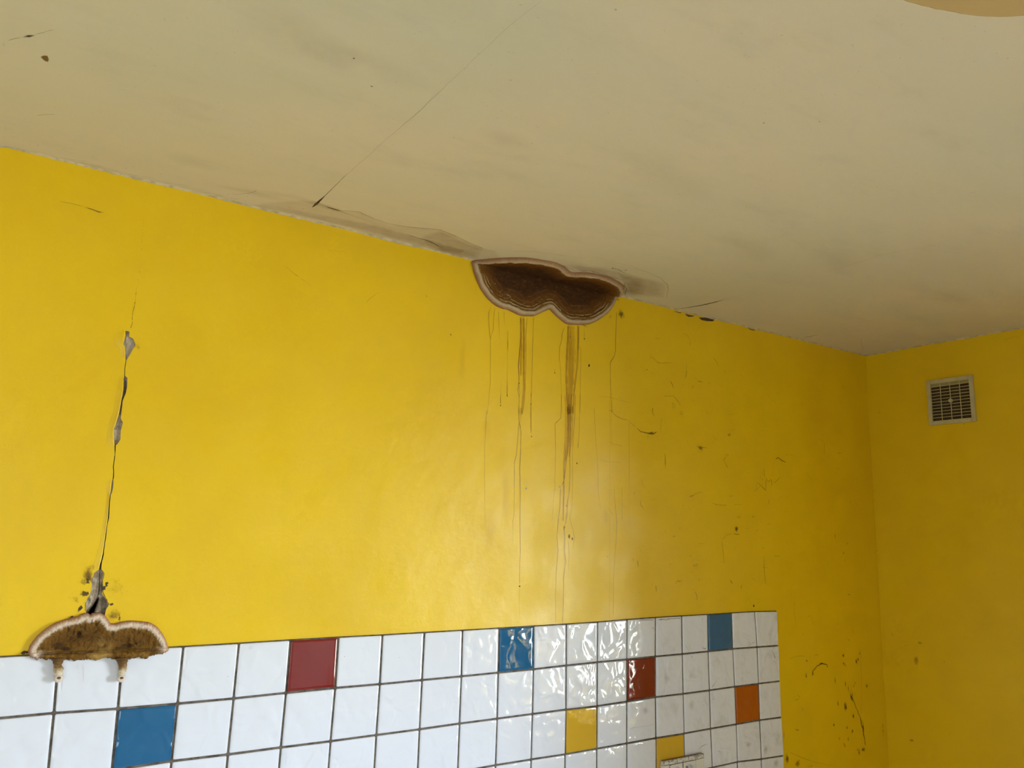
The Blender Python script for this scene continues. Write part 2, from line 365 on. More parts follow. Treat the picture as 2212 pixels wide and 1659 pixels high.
# ------------------------------------------------------------------ stains and painted crack shade: thin coats lying on the wall, the ceiling and the right wall
class Coat:
    def __init__(s, surf): s.bm = bmesh.new(); s.l = s.bm.verts.layers.float.new('a'); s.k = 0; s.surf = surf
    def P(s, a, b, off):
        return {'w': (a,-off,b), 'c': (a,b,ZC-off), 'r': (XR-off,a,b)}[s.surf]
    def tr(s, u, v): return {'w': onwall, 'c': onceil, 'r': onright}[s.surf](u,v)
    def off(s): s.k += 1; return 0.0003+0.000012*(s.k % 40)
    def v(s, p, a, off):
        q = s.bm.verts.new(s.P(p[0],p[1],off)); q[s.l] = a; return q
    def strip(s, px, w, a, wob=0.0, ends=True, raw=False, base=0.0):
        """px: traced points; w: widths in mm; a: cover (number or list)"""
        pts = [Vector(s.tr(*p)) for p in px] if not raw else [Vector(p) for p in px]
        n = len(pts); w = w if isinstance(w, (list,tuple)) else [w]*n; a = a if isinstance(a, (list,tuple)) else [a]*n
        # resample
        R = []; 
        for i in range(n-1):
            L = (pts[i+1]-pts[i]).length; m = max(1, int(L/0.006))
            for j in range(m):
                t = j/m; R.append((pts[i].lerp(pts[i+1], t), w[i]+(w[i+1]-w[i])*t, a[i]+(a[i+1]-a[i])*t))
        R.append((pts[-1], w[-1], a[-1]))
        off = s.off()+base; prev = None; sd = random.random()*99
        for i,(p,ww,aa) in enumerate(R):
            q = R[min(i+1,len(R)-1)][0]-R[max(i-1,0)][0]
            if q.length < 1e-9: continue
            nn = Vector((-q.y, q.x)).normalized()
            p = p + nn*wob*0.001*noise.noise(Vector((i*0.35, sd, 0)))
            if ends and (i == 0 or i == len(R)-1): aa = 0
            h = ww*0.0005*(1+0.35*noise.noise(Vector((i*0.6, sd, 4))))
            row = [s.v(p-nn*h, 0, off), s.v(p-nn*h*0.5, aa, off), s.v(p+nn*h*0.5, aa, off), s.v(p+nn*h, 0, off)]
            if prev:
                for j in range(3): s.bm.faces.new((prev[j],row[j],row[j+1],prev[j+1]))
            prev = row
    def blob(s, px, rx, ry, a, rot=0.0, n=22, raw=False, core=0.2, base=0.0):
        c = Vector(s.tr(*px)) if not raw else Vector(px); off = s.off()+base; sd = random.random()*99
        rings = []
        for t, al in ((core*0.5, a), (core, a), ((1+core)/2, a*0.45), (1.0, 0.0)):
            r = []
            for i in range(n):
                an = 2*math.pi*i/n; k = (1+0.28*noise.noise(Vector((math.cos(an)*1.5, math.sin(an)*1.5, sd))))*t*0.001
                x, y = rx*k*math.cos(an), ry*k*math.sin(an)
                r.append(s.v(c+Vector((x*math.cos(rot)-y*math.sin(rot), x*math.sin(rot)+y*math.cos(rot))), al, off))
            rings.append(r)
        m = s.v(c, a, off)
        for i in range(n): s.bm.faces.new((m, rings[0][i], rings[0][(i+1)%n]))
        for k in range(3):
            for i in range(n): s.bm.faces.new((rings[k][i], rings[k+1][i], rings[k+1][(i+1)%n], rings[k][(i+1)%n]))
    def area(s, px, a, soft=12, base=0.0, edge=None):
        """filled outline with soft rim (mm)"""
        P = [Vector(s.tr(*p)) for p in px]; c = sum(P, Vector((0,0)))/len(P); off = s.off()+base; n = len(P)
        R = [[s.v(p, 0 if edge is None else edge, off) for p in P]]
        for t in (1,):
            R.append([s.v(p+(c-p).normalized()*min(soft*0.001,(c-p).length*0.6), a, off) for p in P])
        m = s.v(c, a, off)
        for i in range(n):
            s.bm.faces.new((R[0][i],R[0][(i+1)%n],R[1][(i+1)%n],R[1][i])); s.bm.faces.new((R[1][i],R[1][(i+1)%n],m))
    def make(s, name, mat, parent, label=None): return link(name, s.bm, mat, parent, label=label)

# seep streaks under the ceiling fungus
A = Coat('w'); B = Coat('w')
A.strip(c1([(665,725),(670,950),(668,1200),(672,1400),(650,1659)])+c7([(410,100),(395,250)]), 9, [0.9,0.75,0.65,0.5,0.45,0.3,0.0])
A.strip(c1([(640,725),(645,1000),(640,1300)]), 7, [0.9,0.8,0.5])
A.strip(c1([(700,728),(690,900),(690,1100),(680,1500),(655,1659)]), 3, [0.5,0.6,0.5,0.4,0.3])
B.strip(c1([(642,725),(640,900),(628,1080),(618,1200),(625,1320),(622,1365)]), [2.0,2.2,3.2,3,2.5,2], [0.35,0.75,0.95,0.9,0.8,0.7])
B.strip(c1([(622,1365),(612,1420),(625,1500),(625,1659)])+c7([(390,90),(392,180),(408,270),(405,380),(399,520),(402,700),(400,900),(402,1100),(398,1250),(398,1335)]), [2,2,2,2,2,2,2.2,2.2,2.8,2.0,1.9,1.8,1.5,1.6], [0.8,0.7,0.6,0.55,0.5,0.6,0.85,0.8,0.9,0.9,0.85,0.8,0.6,0.9], ends=False)
A.strip(c1([(622,1365),(632,1450),(625,1500)]), 2, 0.8)
A.strip(c7([(398,1360),(396,1500),(394,1620)]), 1.6, [0.5,0.35,0.2])
A.strip(c7([(393,200),(385,320),(375,430),(362,480),(360,700),(358,860),(350,900),(350,1060)]), [3,3,3,3,2.5,2,2,2], [0.4,0.6,0.6,0.6,0.45,0.35,0.3,0.1])
A.strip(c1([(762,725),(757,900),(750,1200),(740,1500)])+c7([(478,0),(478,270)]), 2.6, [0.6,0.6,0.6,0.7,0.75,0.7])
B.strip(c7([(476,60),(476,130),(478,290)]), 1.5, [0.2,0.7,0.6])
B.strip(c1([(516,930),(516,1010),(514,1060)]), [1,3,1.5], [0.2,0.75,0.5]); B.strip(c1([(516,1050),(512,1300),(510,1480)]), [1.0,1.2,2.0], [0.4,0.45,0.9], ends=False)
A.strip(c1([(516,850),(516,1000)]), 4, 0.3)
B.strip(c1([(455,1320),(450,1450),(447,1565)]), [1,1.2,2], [0.1,0.4,0.7])
A.strip(c1([(362,615),(335,690),(338,800),(350,950),(350,1350),(335,1500),(322,1659)])+c7([(165,120),(152,400),(152,600),(155,950)]), 2.6, [0.3,0.45,0.4,0.5,0.45,0.35,0.3,0.3,0.4,0.3,0.1])
A.strip(c1([(395,630),(380,750),(378,850),(345,950)]), 2.6, [0.3,0.5,0.5,0.3])
A.strip(c1([(335,650),(330,760),(345,940)]), 4, [0.2,0.3,0.3])
A.strip(c1([(428,665),(432,800),(440,960)]), 2.5, [0.3,0.4,0.1]); A.strip(c1([(480,670),(485,820)]), 4, [0.35,0.1])
# wide band under the right lobe
A.strip(c1([(1130,805),(1125,1000),(1118,1300),(1100,1659)])+c7([(745,80),(745,300),(720,480)]), [26,28,28,22,17,15,8], [0.35,0.5,0.55,0.6,0.65,0.6,0.4])
A.strip(c1([(1190,805),(1190,950),(1180,1200),(1150,1450),(1140,1659)])+c7([(770,80),(765,300),(745,450)]), [9,9,8,6,6,6,6,4], [0.7,0.75,0.6,0.6,0.5,0.5,0.5,0.5])
A.strip(c1([(1095,805),(1085,1000),(1075,1250),(1080,1500),(1095,1659)])+c7([(735,100),(728,300),(712,500),(705,700),(703,900)]), [7,7,8,7,5,4,4,4,4,4], [0.7,0.75,0.7,0.65,0.6,0.55,0.6,0.6,0.55,0.4])
B.strip(c1([(1190,820),(1190,950),(1188,1060)]), [3,3,1.5], [0.35,0.6,0.5]); B.strip(c1([(1162,1030),(1160,1100),(1168,1200)]), 1.6, 0.5)
A.strip(c7([(715,0),(722,120),(718,300),(706,480),(712,700),(707,800),(702,900)]), 2.4, 0.75)
A.strip(c7([(740,0),(742,200),(735,400),(720,520),(712,600),(695,650)]), 3.0, 0.8)
A.strip(c7([(762,0),(755,250),(748,400),(752,560),(745,700),(735,760),(730,850),(722,905),(708,930)]), [3,3,3,2.5,2.5,2.4,2.6,2.8,3], 0.85)
A.strip(c7([(790,0),(785,150),(775,300),(768,420),(770,600),(765,800),(750,880),(770,950),(782,1010),(770,1110)]), [3,3,3,2.6,2,2,2,2,2,2], [0.6,0.6,0.6,0.5,0.45,0.4,0.4,0.4,0.5,0.1])
A.strip(c7([(692,0),(688,170),(646,212),(650,400),(645,650),(630,850),(622,900)]), 2.2, [0.6,0.6,0.65,0.5,0.4,0.3,0.1])
A.strip(c7([(822,0),(818,250),(808,385)]), 2, [0.4,0.4,0.5]); B.strip(c7([(810,345),(806,392)]), 1.8, 0.7)
A.strip(c7([(685,662),(680,800),(668,900),(660,1000),(668,1100),(655,1250),(650,1400),(652,1610)]), 2.6, [0.8,0.75,0.7,0.65,0.55,0.5,0.4,0.3])
A.strip(c7([(708,930),(715,1010),(712,1100),(722,1180),(706,1300),(704,1480),(698,1620)]), [5,6,5,4,3.2,3.2,3], [0.6,0.55,0.5,0.55,0.6,0.65,0.5])
A.strip(c7([(740,1030),(745,1150),(738,1300)]), 2.5, [0.4,0.3,0.05])
A.strip(c1([(1060,820),(1035,890),(1030,960),(1012,1015),(1010,1130),(1022,1250),(1035,1659)]), 2.4, [0.3,0.7,0.75,0.7,0.5,0.4,0.25])
A.strip(c1([(1215,1000),(1210,1400),(1205,1659)]), 3, 0.35)
B.strip(c1([(1246,820),(1248,930)]), [1,2.2], [0.3,0.85]); B.strip(c1([(1112,850),(1114,920)]), [1,2], [0.2,0.7]); B.strip(c1([(966,1215),(965,1262)]), [1,2], [0.3,0.8])
B.strip(c7([(264,20),(264,80)]), [1,2], [0.2,0.6]); B.strip(c7([(311,0),(310,18)]), 2, 0.7)
# thin run at the right end
B.strip(c1([(1556,680),(1548,880),(1545,1050),(1535,1100),(1495,1165)]), [1.6]*5, [0.6,0.7,0.75,0.7,0.7]); A.strip(c1([(1556,680),(1548,880),(1545,1050),(1535,1100),(1495,1165),(1498,1400),(1512,1659)]), 2.6, [0.4,0.6,0.6,0.5,0.65,0.7,0.5])
A.strip(c7([(1050,0),(1052,30),(1040,200),(1045,380)]), 2, 0.3)
B.strip(c7([(1031,0),(1031,500),(1030,1000),(1028,1590)]), 1.0, [0.5,0.45,0.4,0.45])
A.strip(c7([(1060,640),(1070,800),(1080,900),(1078,1000),(1065,1150),(1058,1300),(1055,1560)]), 2.0, [0.2,0.5,0.55,0.55,0.5,0.5,0.5])
A.strip(c7([(921,95),(930,300),(945,480),(950,700),(975,860)]), 2.0, [0.4,0.4,0.35,0.3,0.1])
A.strip(c7([(1165,180),(1168,500),(1165,950)]), 2.0, [0.3,0.25,0.1]); A.strip(c7([(1115,650),(1118,900)]), 3, 0.2)
for x,y,r in ((165,240,16),(190,960,26),(1000,860,14)): A.blob(c7([(x,y)])[0], r, r*2, 0.13)
A.blob(c1([(80,1150)])[0], 12, 70, 0.12); A.blob(c7([(300,700)])[0], 14, 90, 0.14)
A.make('seep_streak', ST_STREAK, wall_back, 'amber streaks running down the wall under the ceiling fungus')
B.make('dark_streak', ST_DARK, wall_back, 'thin dark brown runs inside the amber streaks')

# mould, dirt and cobweb scribbles
Mo = Coat('w'); Ln = Coat('w'); Bk = Coat('w')
Mo.blob(c1([(1600,700)])[0], 20, 20, 0.75); Mo.blob(c1([(1500,730)])[0], 14, 12, 0.4); Mo.blob(c1([(1560,560)])[0], 16, 9, 0.6); Mo.blob(c1([(210,470)])[0], 6, 16, 0.35)
Mo.blob(c1([(1250,812)])[0], 18, 5, 0.6)
Mo.blob(c7([(712,940)])[0], 5, 10, 0.8); Mo.blob(c7([(745,1005)])[0], 6, 10, 1.0); Mo.blob(c7([(768,1020)])[0], 5, 7, 0.95)
Mo.blob(c2([(900,330)])[0], 12, 26, 0.8, 0.3); Mo.blob(c2([(850,400)])[0], 15, 14, 0.5); Mo.blob(c2([(960,230)])[0], 8, 14, 0.5, 0.6)
Mo.blob(c2([(1210,470)])[0], 28, 36, 0.36); Mo.blob(c2([(740,600)])[0], 22, 22, 0.35); Mo.blob(c2([(1190,780)])[0], 16, 16, 0.62); Mo.blob(c2([(700,820)])[0], 22, 10, 0.5); Mo.blob(c2([(850,540)])[0], 12, 8, 0.8)
Mo.blob(c5([(470,220)])[0], 12, 20, 0.35, 0.4); Mo.blob(c5([(335,180)])[0], 14, 18, 0.25)
Mo.blob(c4([(632,1135)])[0], 12, 13, 1.0); Mo.blob(c4([(375,555)])[0], 16, 11, 0.75); Mo.blob(c4([(580,460)])[0], 16, 12, 0.55); Mo.blob(c4([(650,1050)])[0], 18, 10, 0.5); Mo.blob(c4([(750,1050)])[0], 18, 10, 0.45)
Mo.blob(c4([(20,450)])[0], 14, 5, 1.2, 0.3); Mo.blob(c4([(1400,1310)])[0], 8, 7, 0.6); Mo.blob(c4([(1340,1190)])[0], 6, 16, 0.5)
Mo.blob(c4([(340,1400)])[0], 32, 14, 0.45); Mo.blob(c4([(180,250)])[0], 22, 24, 0.4); Mo.blob(c4([(860,940)])[0], 6, 12, 0.5)
for x,y,rx,ry,a in ((455,735,15,5,1.0),(385,820,5,12,0.85),(325,840,5,14,0.8),(575,880,5,22,0.75),(600,1080,6,18,0.75),(665,1110,14,24,0.85),(720,1030,16,20,0.7),(645,665,9,9,0.9),(650,735,9,9,0.7),(330,710,8,5,0.8),
                    (735,1190,9,12,0.8),(820,1300,7,34,0.85),(820,1480,20,12,0.8),(770,1480,9,9,0.6),(680,1290,12,10,0.6),(690,1390,16,12,0.5),(565,1265,6,7,0.9),(300,480,12,8,0.4),(990,1300,6,60,0.5),(730,450,14,18,0.4)):
    Mo.blob(cD([(x,y)])[0], rx, ry, a)
Mo.strip(cD([(380,850),(385,800),(420,755),(465,735),(505,745),(515,780)]), 4, 0.95, 2)
Mo.strip(cD([(700,960),(715,1020),(790,1190),(820,1330),(840,1450)]), 5, [0.4,0.8,0.7,0.9,0.8], 4)
Bk.blob(c2([(900,380)])[0], 7, 18, 0.62); Bk.blob(c2([(870,540)])[0], 11, 8, 0.72); Bk.blob(c2([(1105,430)])[0], 7, 9, 0.62); Bk.blob(c2([(1075,480)])[0], 8, 8, 0.7); Bk.blob(c2([(800,715)])[0], 12, 6, 0.75, 0.9)
Bk.blob(c2([(1165,662)])[0], 6, 4, 0.8); Bk.blob(c2([(715,800)])[0], 4, 4, 0.7); Bk.blob(c2([(1255,820)])[0], 5, 12, 0.62, 0.3); Bk.blob(c2([(175,1205)])[0], 9, 4, 1.0); Bk.strip(c2([(120,1225),(215,1215)]), 3, 1.0)
Bk.strip(c2([(872,620),(865,700),(872,770)]), 1.2, 0.9); Bk.strip(c2([(1078,280),(1062,400),(1066,530),(1108,605),(1138,650)]), 1.6, 0.8, 2)
L = Ln.strip
L(c1([(1920,940),(1940,930),(1965,945)]),1,0.6); L(c1([(1870,1130),(1890,1110),(1910,1125),(1950,1165),(2040,1170),(2090,1165)]),1.4,0.7,1); L(c1([(1830,1225),(1860,1238)]),2.5,0.9); L(c1([(1860,1240),(1930,1290)]),1,0.4)
L(c7([(1020,120),(1045,122),(1070,155),(1110,175),(1160,188)]),1.8,[0.7,0.9,0.8,0.7,0.6],1); L(c7([(1160,188),(1215,240)]),1.2,0.5); L(c7([(1215,240),(1250,268),(1290,278),(1335,285),(1366,265)]),[2,3.2,3.5,4.5,1.5],0.95,1); L(c7([(1300,285),(1298,318)]),2,0.8)
L(c7([(1025,335),(1060,355),(1110,365),(1125,380)]),1.2,0.5,1); L(c7([(950,455),(1000,478),(1060,480),(1110,485)]),1.1,0.45,1); L(c7([(1070,500),(1080,480)]),1.2,0.6)
L(c7([(1330,95),(1332,140),(1343,162)]),1.4,0.7); L(c7([(1390,165),(1388,285)]),0.9,0.4); L(c7([(1418,415),(1420,480),(1424,545)]),[1,2,0.8],[0.5,0.9,0.3]); L(c7([(1250,585),(1255,620),(1280,672)]),1,0.55)
L(c7([(1247,740),(1248,785),(1262,795),(1267,822)]),1.5,0.8); L(c7([(1015,797),(1040,830),(1060,862)]),1.2,0.6); L(c7([(1062,700),(1062,722)]),1.8,0.6); L(c7([(1165,1010),(1172,1038)]),2.8,0.9); L(c7([(1225,1165),(1228,1200),(1233,1230)]),[1.5,2.2,1],0.8)
L(c7([(1355,1345),(1358,1395)]),[2.5,1],0.9); L(c7([(1485,1340),(1505,1318),(1535,1325)]),1.1,0.6); L(c7([(1225,1070),(1270,1130)]),0.8,0.4); L(c7([(1108,1522),(1110,1545)]),2,0.8); L(c7([(1360,1545),(1356,1562)]),1.6,0.8)
L(c7([(950,15),(1040,30),(1150,60),(1170,68)]),1.2,[0.2,0.4,0.5,0.3],1); L(c7([(1590,722),(1626,712)]),1.6,0.7)
for pl,w,a in (([(275,0),(275,35),(262,62)],1.6,.8),([(155,70),(172,100),(180,130)],1.8,.7),([(350,82),(365,80),(395,86)],1.6,.6),([(108,170),(118,185),(180,183),(210,215),(235,260)],1.3,.7),([(230,285),(250,308)],1.8,.7),([(35,262),(30,295),(42,330)],1.6,.75),
        ([(98,335),(90,400),(88,450)],0.9,.5),([(120,590),(123,640),(125,700)],[1,2,0.8],.8),([(340,540),(370,555),(400,552),(425,560)],1.6,.7),([(350,520),(375,570)],1.2,.5),([(380,590),(395,545)],1.2,.5),([(560,620),(540,640),(560,680),(573,705)],1.8,.8),([(660,697),(678,705)],1.6,.7),
        ([(912,640),(930,625),(960,648),(990,660)],[2.5,3.5,4,2],.95),([(905,645),(895,700),(885,770)],0.9,.5),([(828,700),(836,765)],[1,2.5],.75),([(836,765),(865,798),(882,775)],1.8,.8),([(882,775),(888,835)],[3,1.6],.8),([(950,762),(900,812)],[1.2,2.2],.7),([(845,780),(842,865)],2.0,.85),([(780,800),(845,862)],[1.6,3],.85),([(778,800),(775,880)],1.2,.6),
        ([(290,905),(315,903),(340,885),(385,870),(392,890)],[2.5,1.8,1.2,1,1],.75),([(455,948),(490,963),(565,968)],[1,2,1.6],.7),([(605,966),(640,960),(680,960)],1.2,.5),([(605,1172),(660,1178)],2,.8),([(600,1170),(560,1180),(528,1215)],1.3,.7),([(528,1215),(537,1300),(547,1395)],[1.4,1.8,1],.75),([(480,1295),(488,1307)],2,.8),
        ([(828,1320),(832,1440),(842,1540)],[0.9,2.0,0.8],.75),([(810,1410),(870,1418)],1,.5),([(815,1265),(835,1280)],1.4,.6),([(585,1500),(608,1535)],[2.5,3],.8),([(667,1530),(668,1572)],2.6,.85),([(190,1530),(210,1508),(245,1512)],1.4,.6),([(335,1580),(350,1620),(350,1655)],2.0,.8),([(433,1495),(437,1520)],2,.7),([(115,1135),(132,1175)],1.4,.6),([(222,1110),(228,1160)],1.2,.5),([(165,1190),(200,1192)],1.4,.6),
        ([(1262,520),(1263,610)],[3,1],.6),([(1225,485),(1262,520)],1.4,.35),([(1390,95),(1408,130)],1.6,.6),([(1352,596),(1384,590),(1386,612)],1.6,.6),([(865,920),(868,970)],1.4,.5),([(690,1130),(722,1133)],1.5,.5),([(765,1146),(795,1148)],1.2,.5),([(850,1105),(880,1095)],1.6,.5),([(900,1330),(945,1335)],2,.4),([(55,1540),(60,1590)],[2.2,1],.85),([(1272,1060),(1275,1078)],3,.5),([(1425,1608),(1450,1610)],1.5,.5)):
    L(c4(pl),w,a,0.8)
for pl,w,a in (([(330,325),(375,322),(380,360),(390,410)],1.0,.5),([(300,345),(297,365)],2,.6),([(250,1000),(268,1020),(262,1045),(222,1052)],1.8,.6),([(290,1110),(300,1150)],2.2,.7),([(225,1295),(240,1308),(268,1310)],2.8,.8),([(685,515),(692,530),(712,535)],2.2,.7),([(180,695),(240,672),(320,668)],1.4,.5),
        ([(390,660),(435,660)],2,.6),([(398,665),(400,708)],1.6,.6),([(135,1320),(132,1390)],2,.8),([(680,138),(712,138)],1.6,.5),([(585,392),(610,393)],2,.5),([(795,600),(800,700),(805,1000),(800,1180)],2,.35),([(180,1500),(280,1545),(400,1590),(560,1620)],2,[0.3,.5,.4,.1]),([(220,190),(225,320),(240,400)],2,.35),([(430,930),(420,950)],2,.4)):
    L(cD(pl),w,a,1.0)
for pl,w,a in (([(320,600),(325,612)],3,.8),([(640,808),(660,815),(680,825),(705,870),(700,915)],1.4,[.4,.5,.7,.7,.8]),([(725,840),(735,860)],3,.7),([(680,700),(690,780),(720,850)],0.8,.4),([(730,840),(770,760),(810,730)],0.8,.35),([(415,850),(460,855)],1.2,.5),([(490,940),(487,965)],1.2,.5),([(905,820),(915,825)],1.4,.6),
        ([(880,995),(910,1035),(930,1082)],[1,2.2,1],.7),([(675,1035),(675,1120),(660,1175)],1.1,.6),([(390,1010),(385,985),(405,980)],1.2,.6),([(540,1190),(565,1225),(570,1255)],1.8,.7),([(635,1225),(660,1218)],1.6,.6),([(760,1190),(800,1196)],1.8,.6),([(725,1150),(765,1190)],0.9,.4)):
    L(cC(pl),w,a,0.8)
for pl,w,a in (([(385,1300),(400,1305),(460,1312),(540,1335)],1.2,.5),([(545,1337),(600,1355),(640,1370),(680,1372)],[1.5,3,4,1.5],.75),([(275,1240),(283,1250)],1.2,.5),([(135,1205),(150,1218)],1,.4),([(1855,1500),(1870,1528)],1.4,.5),([(410,1408),(430,1412)],1,.4),([(820,1350),(830,1375)],1.4,.4),([(970,1390),(1000,1380)],1.4,.4)):
    L(cA(pl),w,a,0.8)
for pl,w,a in (([(388,640),(398,670)],1.8,.7),([(420,715),(480,760),(545,810)],[.8,1,2],.55),([(545,810),(600,850),(650,890)],[1.4,1,1],.35),([(440,455),(462,483)],1.3,.6),([(1000,1015),(1015,1020)],2,.7),([(1065,1015),(1100,980),(1150,940),(1190,922)],[1,1.6,.8,.8],.5),([(1295,915),(1302,920)],2.5,.6),([(1545,940),(1555,958),(1548,968)],2.5,.8),([(1555,950),(1600,1000)],0.8,.35),([(1530,1075),(1538,1083)],2.5,.7),([(760,590),(850,600),(920,608)],.9,.35),([(1670,708),(1676,711)],2,.6)):
    L(cB(pl),w,a,0.8)
for pl,w,a in (([(495,250),(512,255)],2.2,.8),([(225,1135),(245,1125)],1.6,.8),([(245,490),(258,497)],1.6,.6),([(495,672),(496,675)],3,.8)):
    L(c5(pl),w,a,0.5)
# hairline above the crack and specks
Bk.strip([(315,390),(311,470),(304,560),(296,620),(290,660),(285,700),(278,716)], 1.0, [0.3,0.35,0.3,0.4,0.55,0.6,0.8], 1.5)
random.seed(21)
for i in range(150):
    u = random.gauss(1500,150); v = random.uniform(760,1320)
    if not (1290 < u < 1880): continue
    Ln.blob((u,v), random.uniform(0.8,1.8), random.uniform(0.8,2.2), random.uniform(0.35,0.85), n=8)
for i in range(46):
    Ln.blob((random.uniform(20,1280), random.uniform(430,1330)), 1.0, 1.0, random.uniform(0.2,0.6), n=8) if random.random()<0.8 else None
for i in range(70):
    u = random.gauss(1560,140); v = random.uniform(780,1310)
    if not (1330 < u < 1870): continue
    p = [(u,v)]; an = random.uniform(0,6.28)
    for k in range(random.randint(2,4)):
        an += random.gauss(0,0.8); st = random.uniform(3,8); p.append((p[-1][0]+st*math.cos(an), p[-1][1]+st*math.sin(an)))
    L(p, random.uniform(0.7,1.3), random.uniform(0.2,0.55), 1)
for u,v,r,a in ((1272,790,5,1.3),(973,723,7,.5),(1628,1309,6,1.2),(1700,984,4,.5)): Bk.blob((u,v), r*0.7, r, a)
Mo.blob((60+20,0+1395), 1,1,0.1)
Mo.blob((1750,1655), 36, 16, 0.35)
random.seed(33)
for i in range(46):
    u, v = random.gauss(1560,150), random.uniform(800,1300)
    if 1310 < u < 1850: Mo.blob((u,v), random.uniform(6,20), random.uniform(6,18), random.uniform(.22,.42))
for i in range(16): Mo.blob(cD([(random.uniform(560,860), random.uniform(640,1560))])[0], random.uniform(5,14), random.uniform(8,22), random.uniform(.4,.7))
Mo.blob((1700,1640), 14, 26, 0.8); Mo.blob((1723,1650), 22, 16, 0.7)
Mo.make('mould_patch', ST_MOULD, wall_back, 'olive brown mould and scuffs on the yellow paint')
Ln.make('cobweb_scribble', ST_LINE, wall_back, 'dusty cobweb threads and specks on the yellow wall')
Bk.make('black_mould', ST_BLACK, wall_back, 'black mould and hairline around the crack')
# dark crevice painted on the bare plaster in place of deeper shade
Cv = Coat('w'); Cv.off = lambda: -0.0022
Cv.strip(c2([(1030,262),(1028,400),(1022,520),(1005,600)]), 2.2, [0.6,0.8,0.9,0.9], 1)
Cv.strip(c2([(1015,575),(985,650),(950,720),(930,775)]), [5,9,13,15], [0.9,1,1,1], 2, ends=False); Cv.strip(c2([(890,720),(880,790)]), [5,9], [0.4,0.9], 1, ends=False)
Cv.strip(c2([(1012,590),(985,660),(948,730),(925,785)]), [4,8,11,14], [1,1,1,1], 2, ends=False)
Cv.strip(c2([(1040,590),(1075,640),(1070,770)]), [8,14,14], [0.35,0.45,0.5], 1, ends=False)
Cv.strip(c2([(915,560),(890,660)]), [4,8], [0.3,0.5], 1); Cv.strip(c2([(1062,420),(1050,560)]), 5, 0.5)
Cv.strip(c5([(388,115),(389,200),(389,310)]), 3, 0.35); Cv.strip(c5([(387,435),(383,530),(365,590),(352,700)]), [3,4,3,3], [0.6,0.55,0.5,0.4]); Cv.strip(c5([(316,880),(314,960)]), 2.5, 0.8)
Cv.strip(c5([(312,970),(302,1050),(303,1130)]), 3, 0.9, ends=False); Cv.strip(c5([(280,1245),(275,1310),(268,1400),(256,1460),(250,1520),(241,1580),(232,1650)])+c2([(1066,100),(1045,180),(1035,262)]), 4, 0.75, ends=False); Cv.strip(c5([(388,315),(381,375),(381,425)]), 3, 0.9, ends=False)
Cv.make('crevice_shade', ST_CDARK, wall_back, 'shade of the gap inside the crack, painted dark')

# right wall marks
Rm = Coat('r')
for pl,w,a in (([(1062,450),(1075,490),(1085,515)],[1,2,1],.7),([(1045,560),(1060,580)],2,.5),([(1215,1400),(1260,1395)],2.5,.5),([(1170,575),(1205,578)],2.5,.4)): Rm.strip(cD(pl), w, a, 1)
for x,y,rx,ry,a in ((1310,555,10,4,.6),(1280,710,9,16,.5),(1240,1400,8,4,.5)): Rm.blob(cD([(x,y)])[0], rx, ry, a)
for pl,w,a in (([(2000,635),(2060,615),(2120,590),(2180,610)],1.4,.4),([(1195,1065),(1195,1070)],2,.5),([(725,1365),(765,1370)],2,.7),([(730,1355),(750,1345),(765,1365)],1.4,.6),([(620,850),(650,853)],1.8,.7),([(1052,842),(1060,843)],4,.7),([(610,975),(615,985)],2,.7),([(2000,710),(2010,735)],2,.4)): Rm.strip(cE(pl), w, a, 1)
for pl in ([(607,840),(615,950),(617,1080)],[(617,1080),(625,1150),(630,1240)],[(632,1300),(635,1400)]): Rm.strip(cE(pl), 2, 0.45, 1)
for (u,v) in ((1888,1060),(1889,1080),(1895,1190),(2083,916),(1993,850),(2040,1430)): Rm.blob((u,v), 1.6, 4, .6, n=8)
Rm.make('scuff_mark', ST_LINE, wall_right, 'brown scuffs and threads on the right wall')
Cn = Coat('r')

# ceiling marks
K = Coat('c'); G = Coat('c'); H = Coat('c'); T = Coat('c')
K.strip(cA([(2015,1338),(2040,1318),(2070,1290),(2100,1262)])+[(745,380)], [1,7.0,5.0,2,0.9], [0.9,1,1,0.6,0.4], ends=False)
K.strip([(740,385),(830,305),(905,240),(1010,140),(1095,60),(1170,0)], [1,0.9,1,0.9,0.9,0.9], [0.35,0.28,0.45,0.22,0.22,0.2], 1.2)
K.strip(cC([(605,618),(700,603),(800,586),(890,565),(985,540)]), [1.5,5,8,7,1.5], [0.8,1,1,1,0.5], ends=False)
K.strip(cC([(985,540),(1150,495),(1400,425),(1900,290),(2212,190)])+[(2010,530),(2090,505)], [1,.8,.8,.9,1,.8,.8], [.4,.2,.1,.3,.35,.2,.05], 1)
K.strip(cC([(1595,845),(1660,835),(1730,820)]), [1.5,4.5,1.5], [.7,.95,.4]); K.strip(cC([(1645,852),(1670,845)]), [1.5,4], .8)
K.strip(cA([(20,268),(48,262)]), 5, .8, 1); K.strip(cA([(48,262),(90,250),(145,240)]), 1.3, .45, 1); K.strip(cA([(142,240),(185,232),(228,224)]), [2,5,3], .85, 1.5); K.strip(cA([(228,222),(300,200),(355,190)]), [2,1,2], [.5,.3,.4], 1)
K.strip(cA([(228,765),(240,768)]), 3, .7); K.strip(cA([(232,745),(270,740),(310,737),(365,738)]), 1.2, .5)
K.strip(cB([(0,145),(60,145),(130,138),(180,125),(205,108)]), 1.1, .5, 1); K.strip(cB([(55,160),(65,170),(75,162)]), 1.1, .45)
K.strip(cE([(780,580),(800,578)]), 4, .9); K.strip(cE([(730,588),(780,582),(850,565)]), 1.1, .5); K.strip(cE([(380,500),(420,525),(480,538),(590,528)]), 1.1, .35); K.strip(cE([(560,610),(570,680),(585,720),(560,755)]), 1.1, .4)
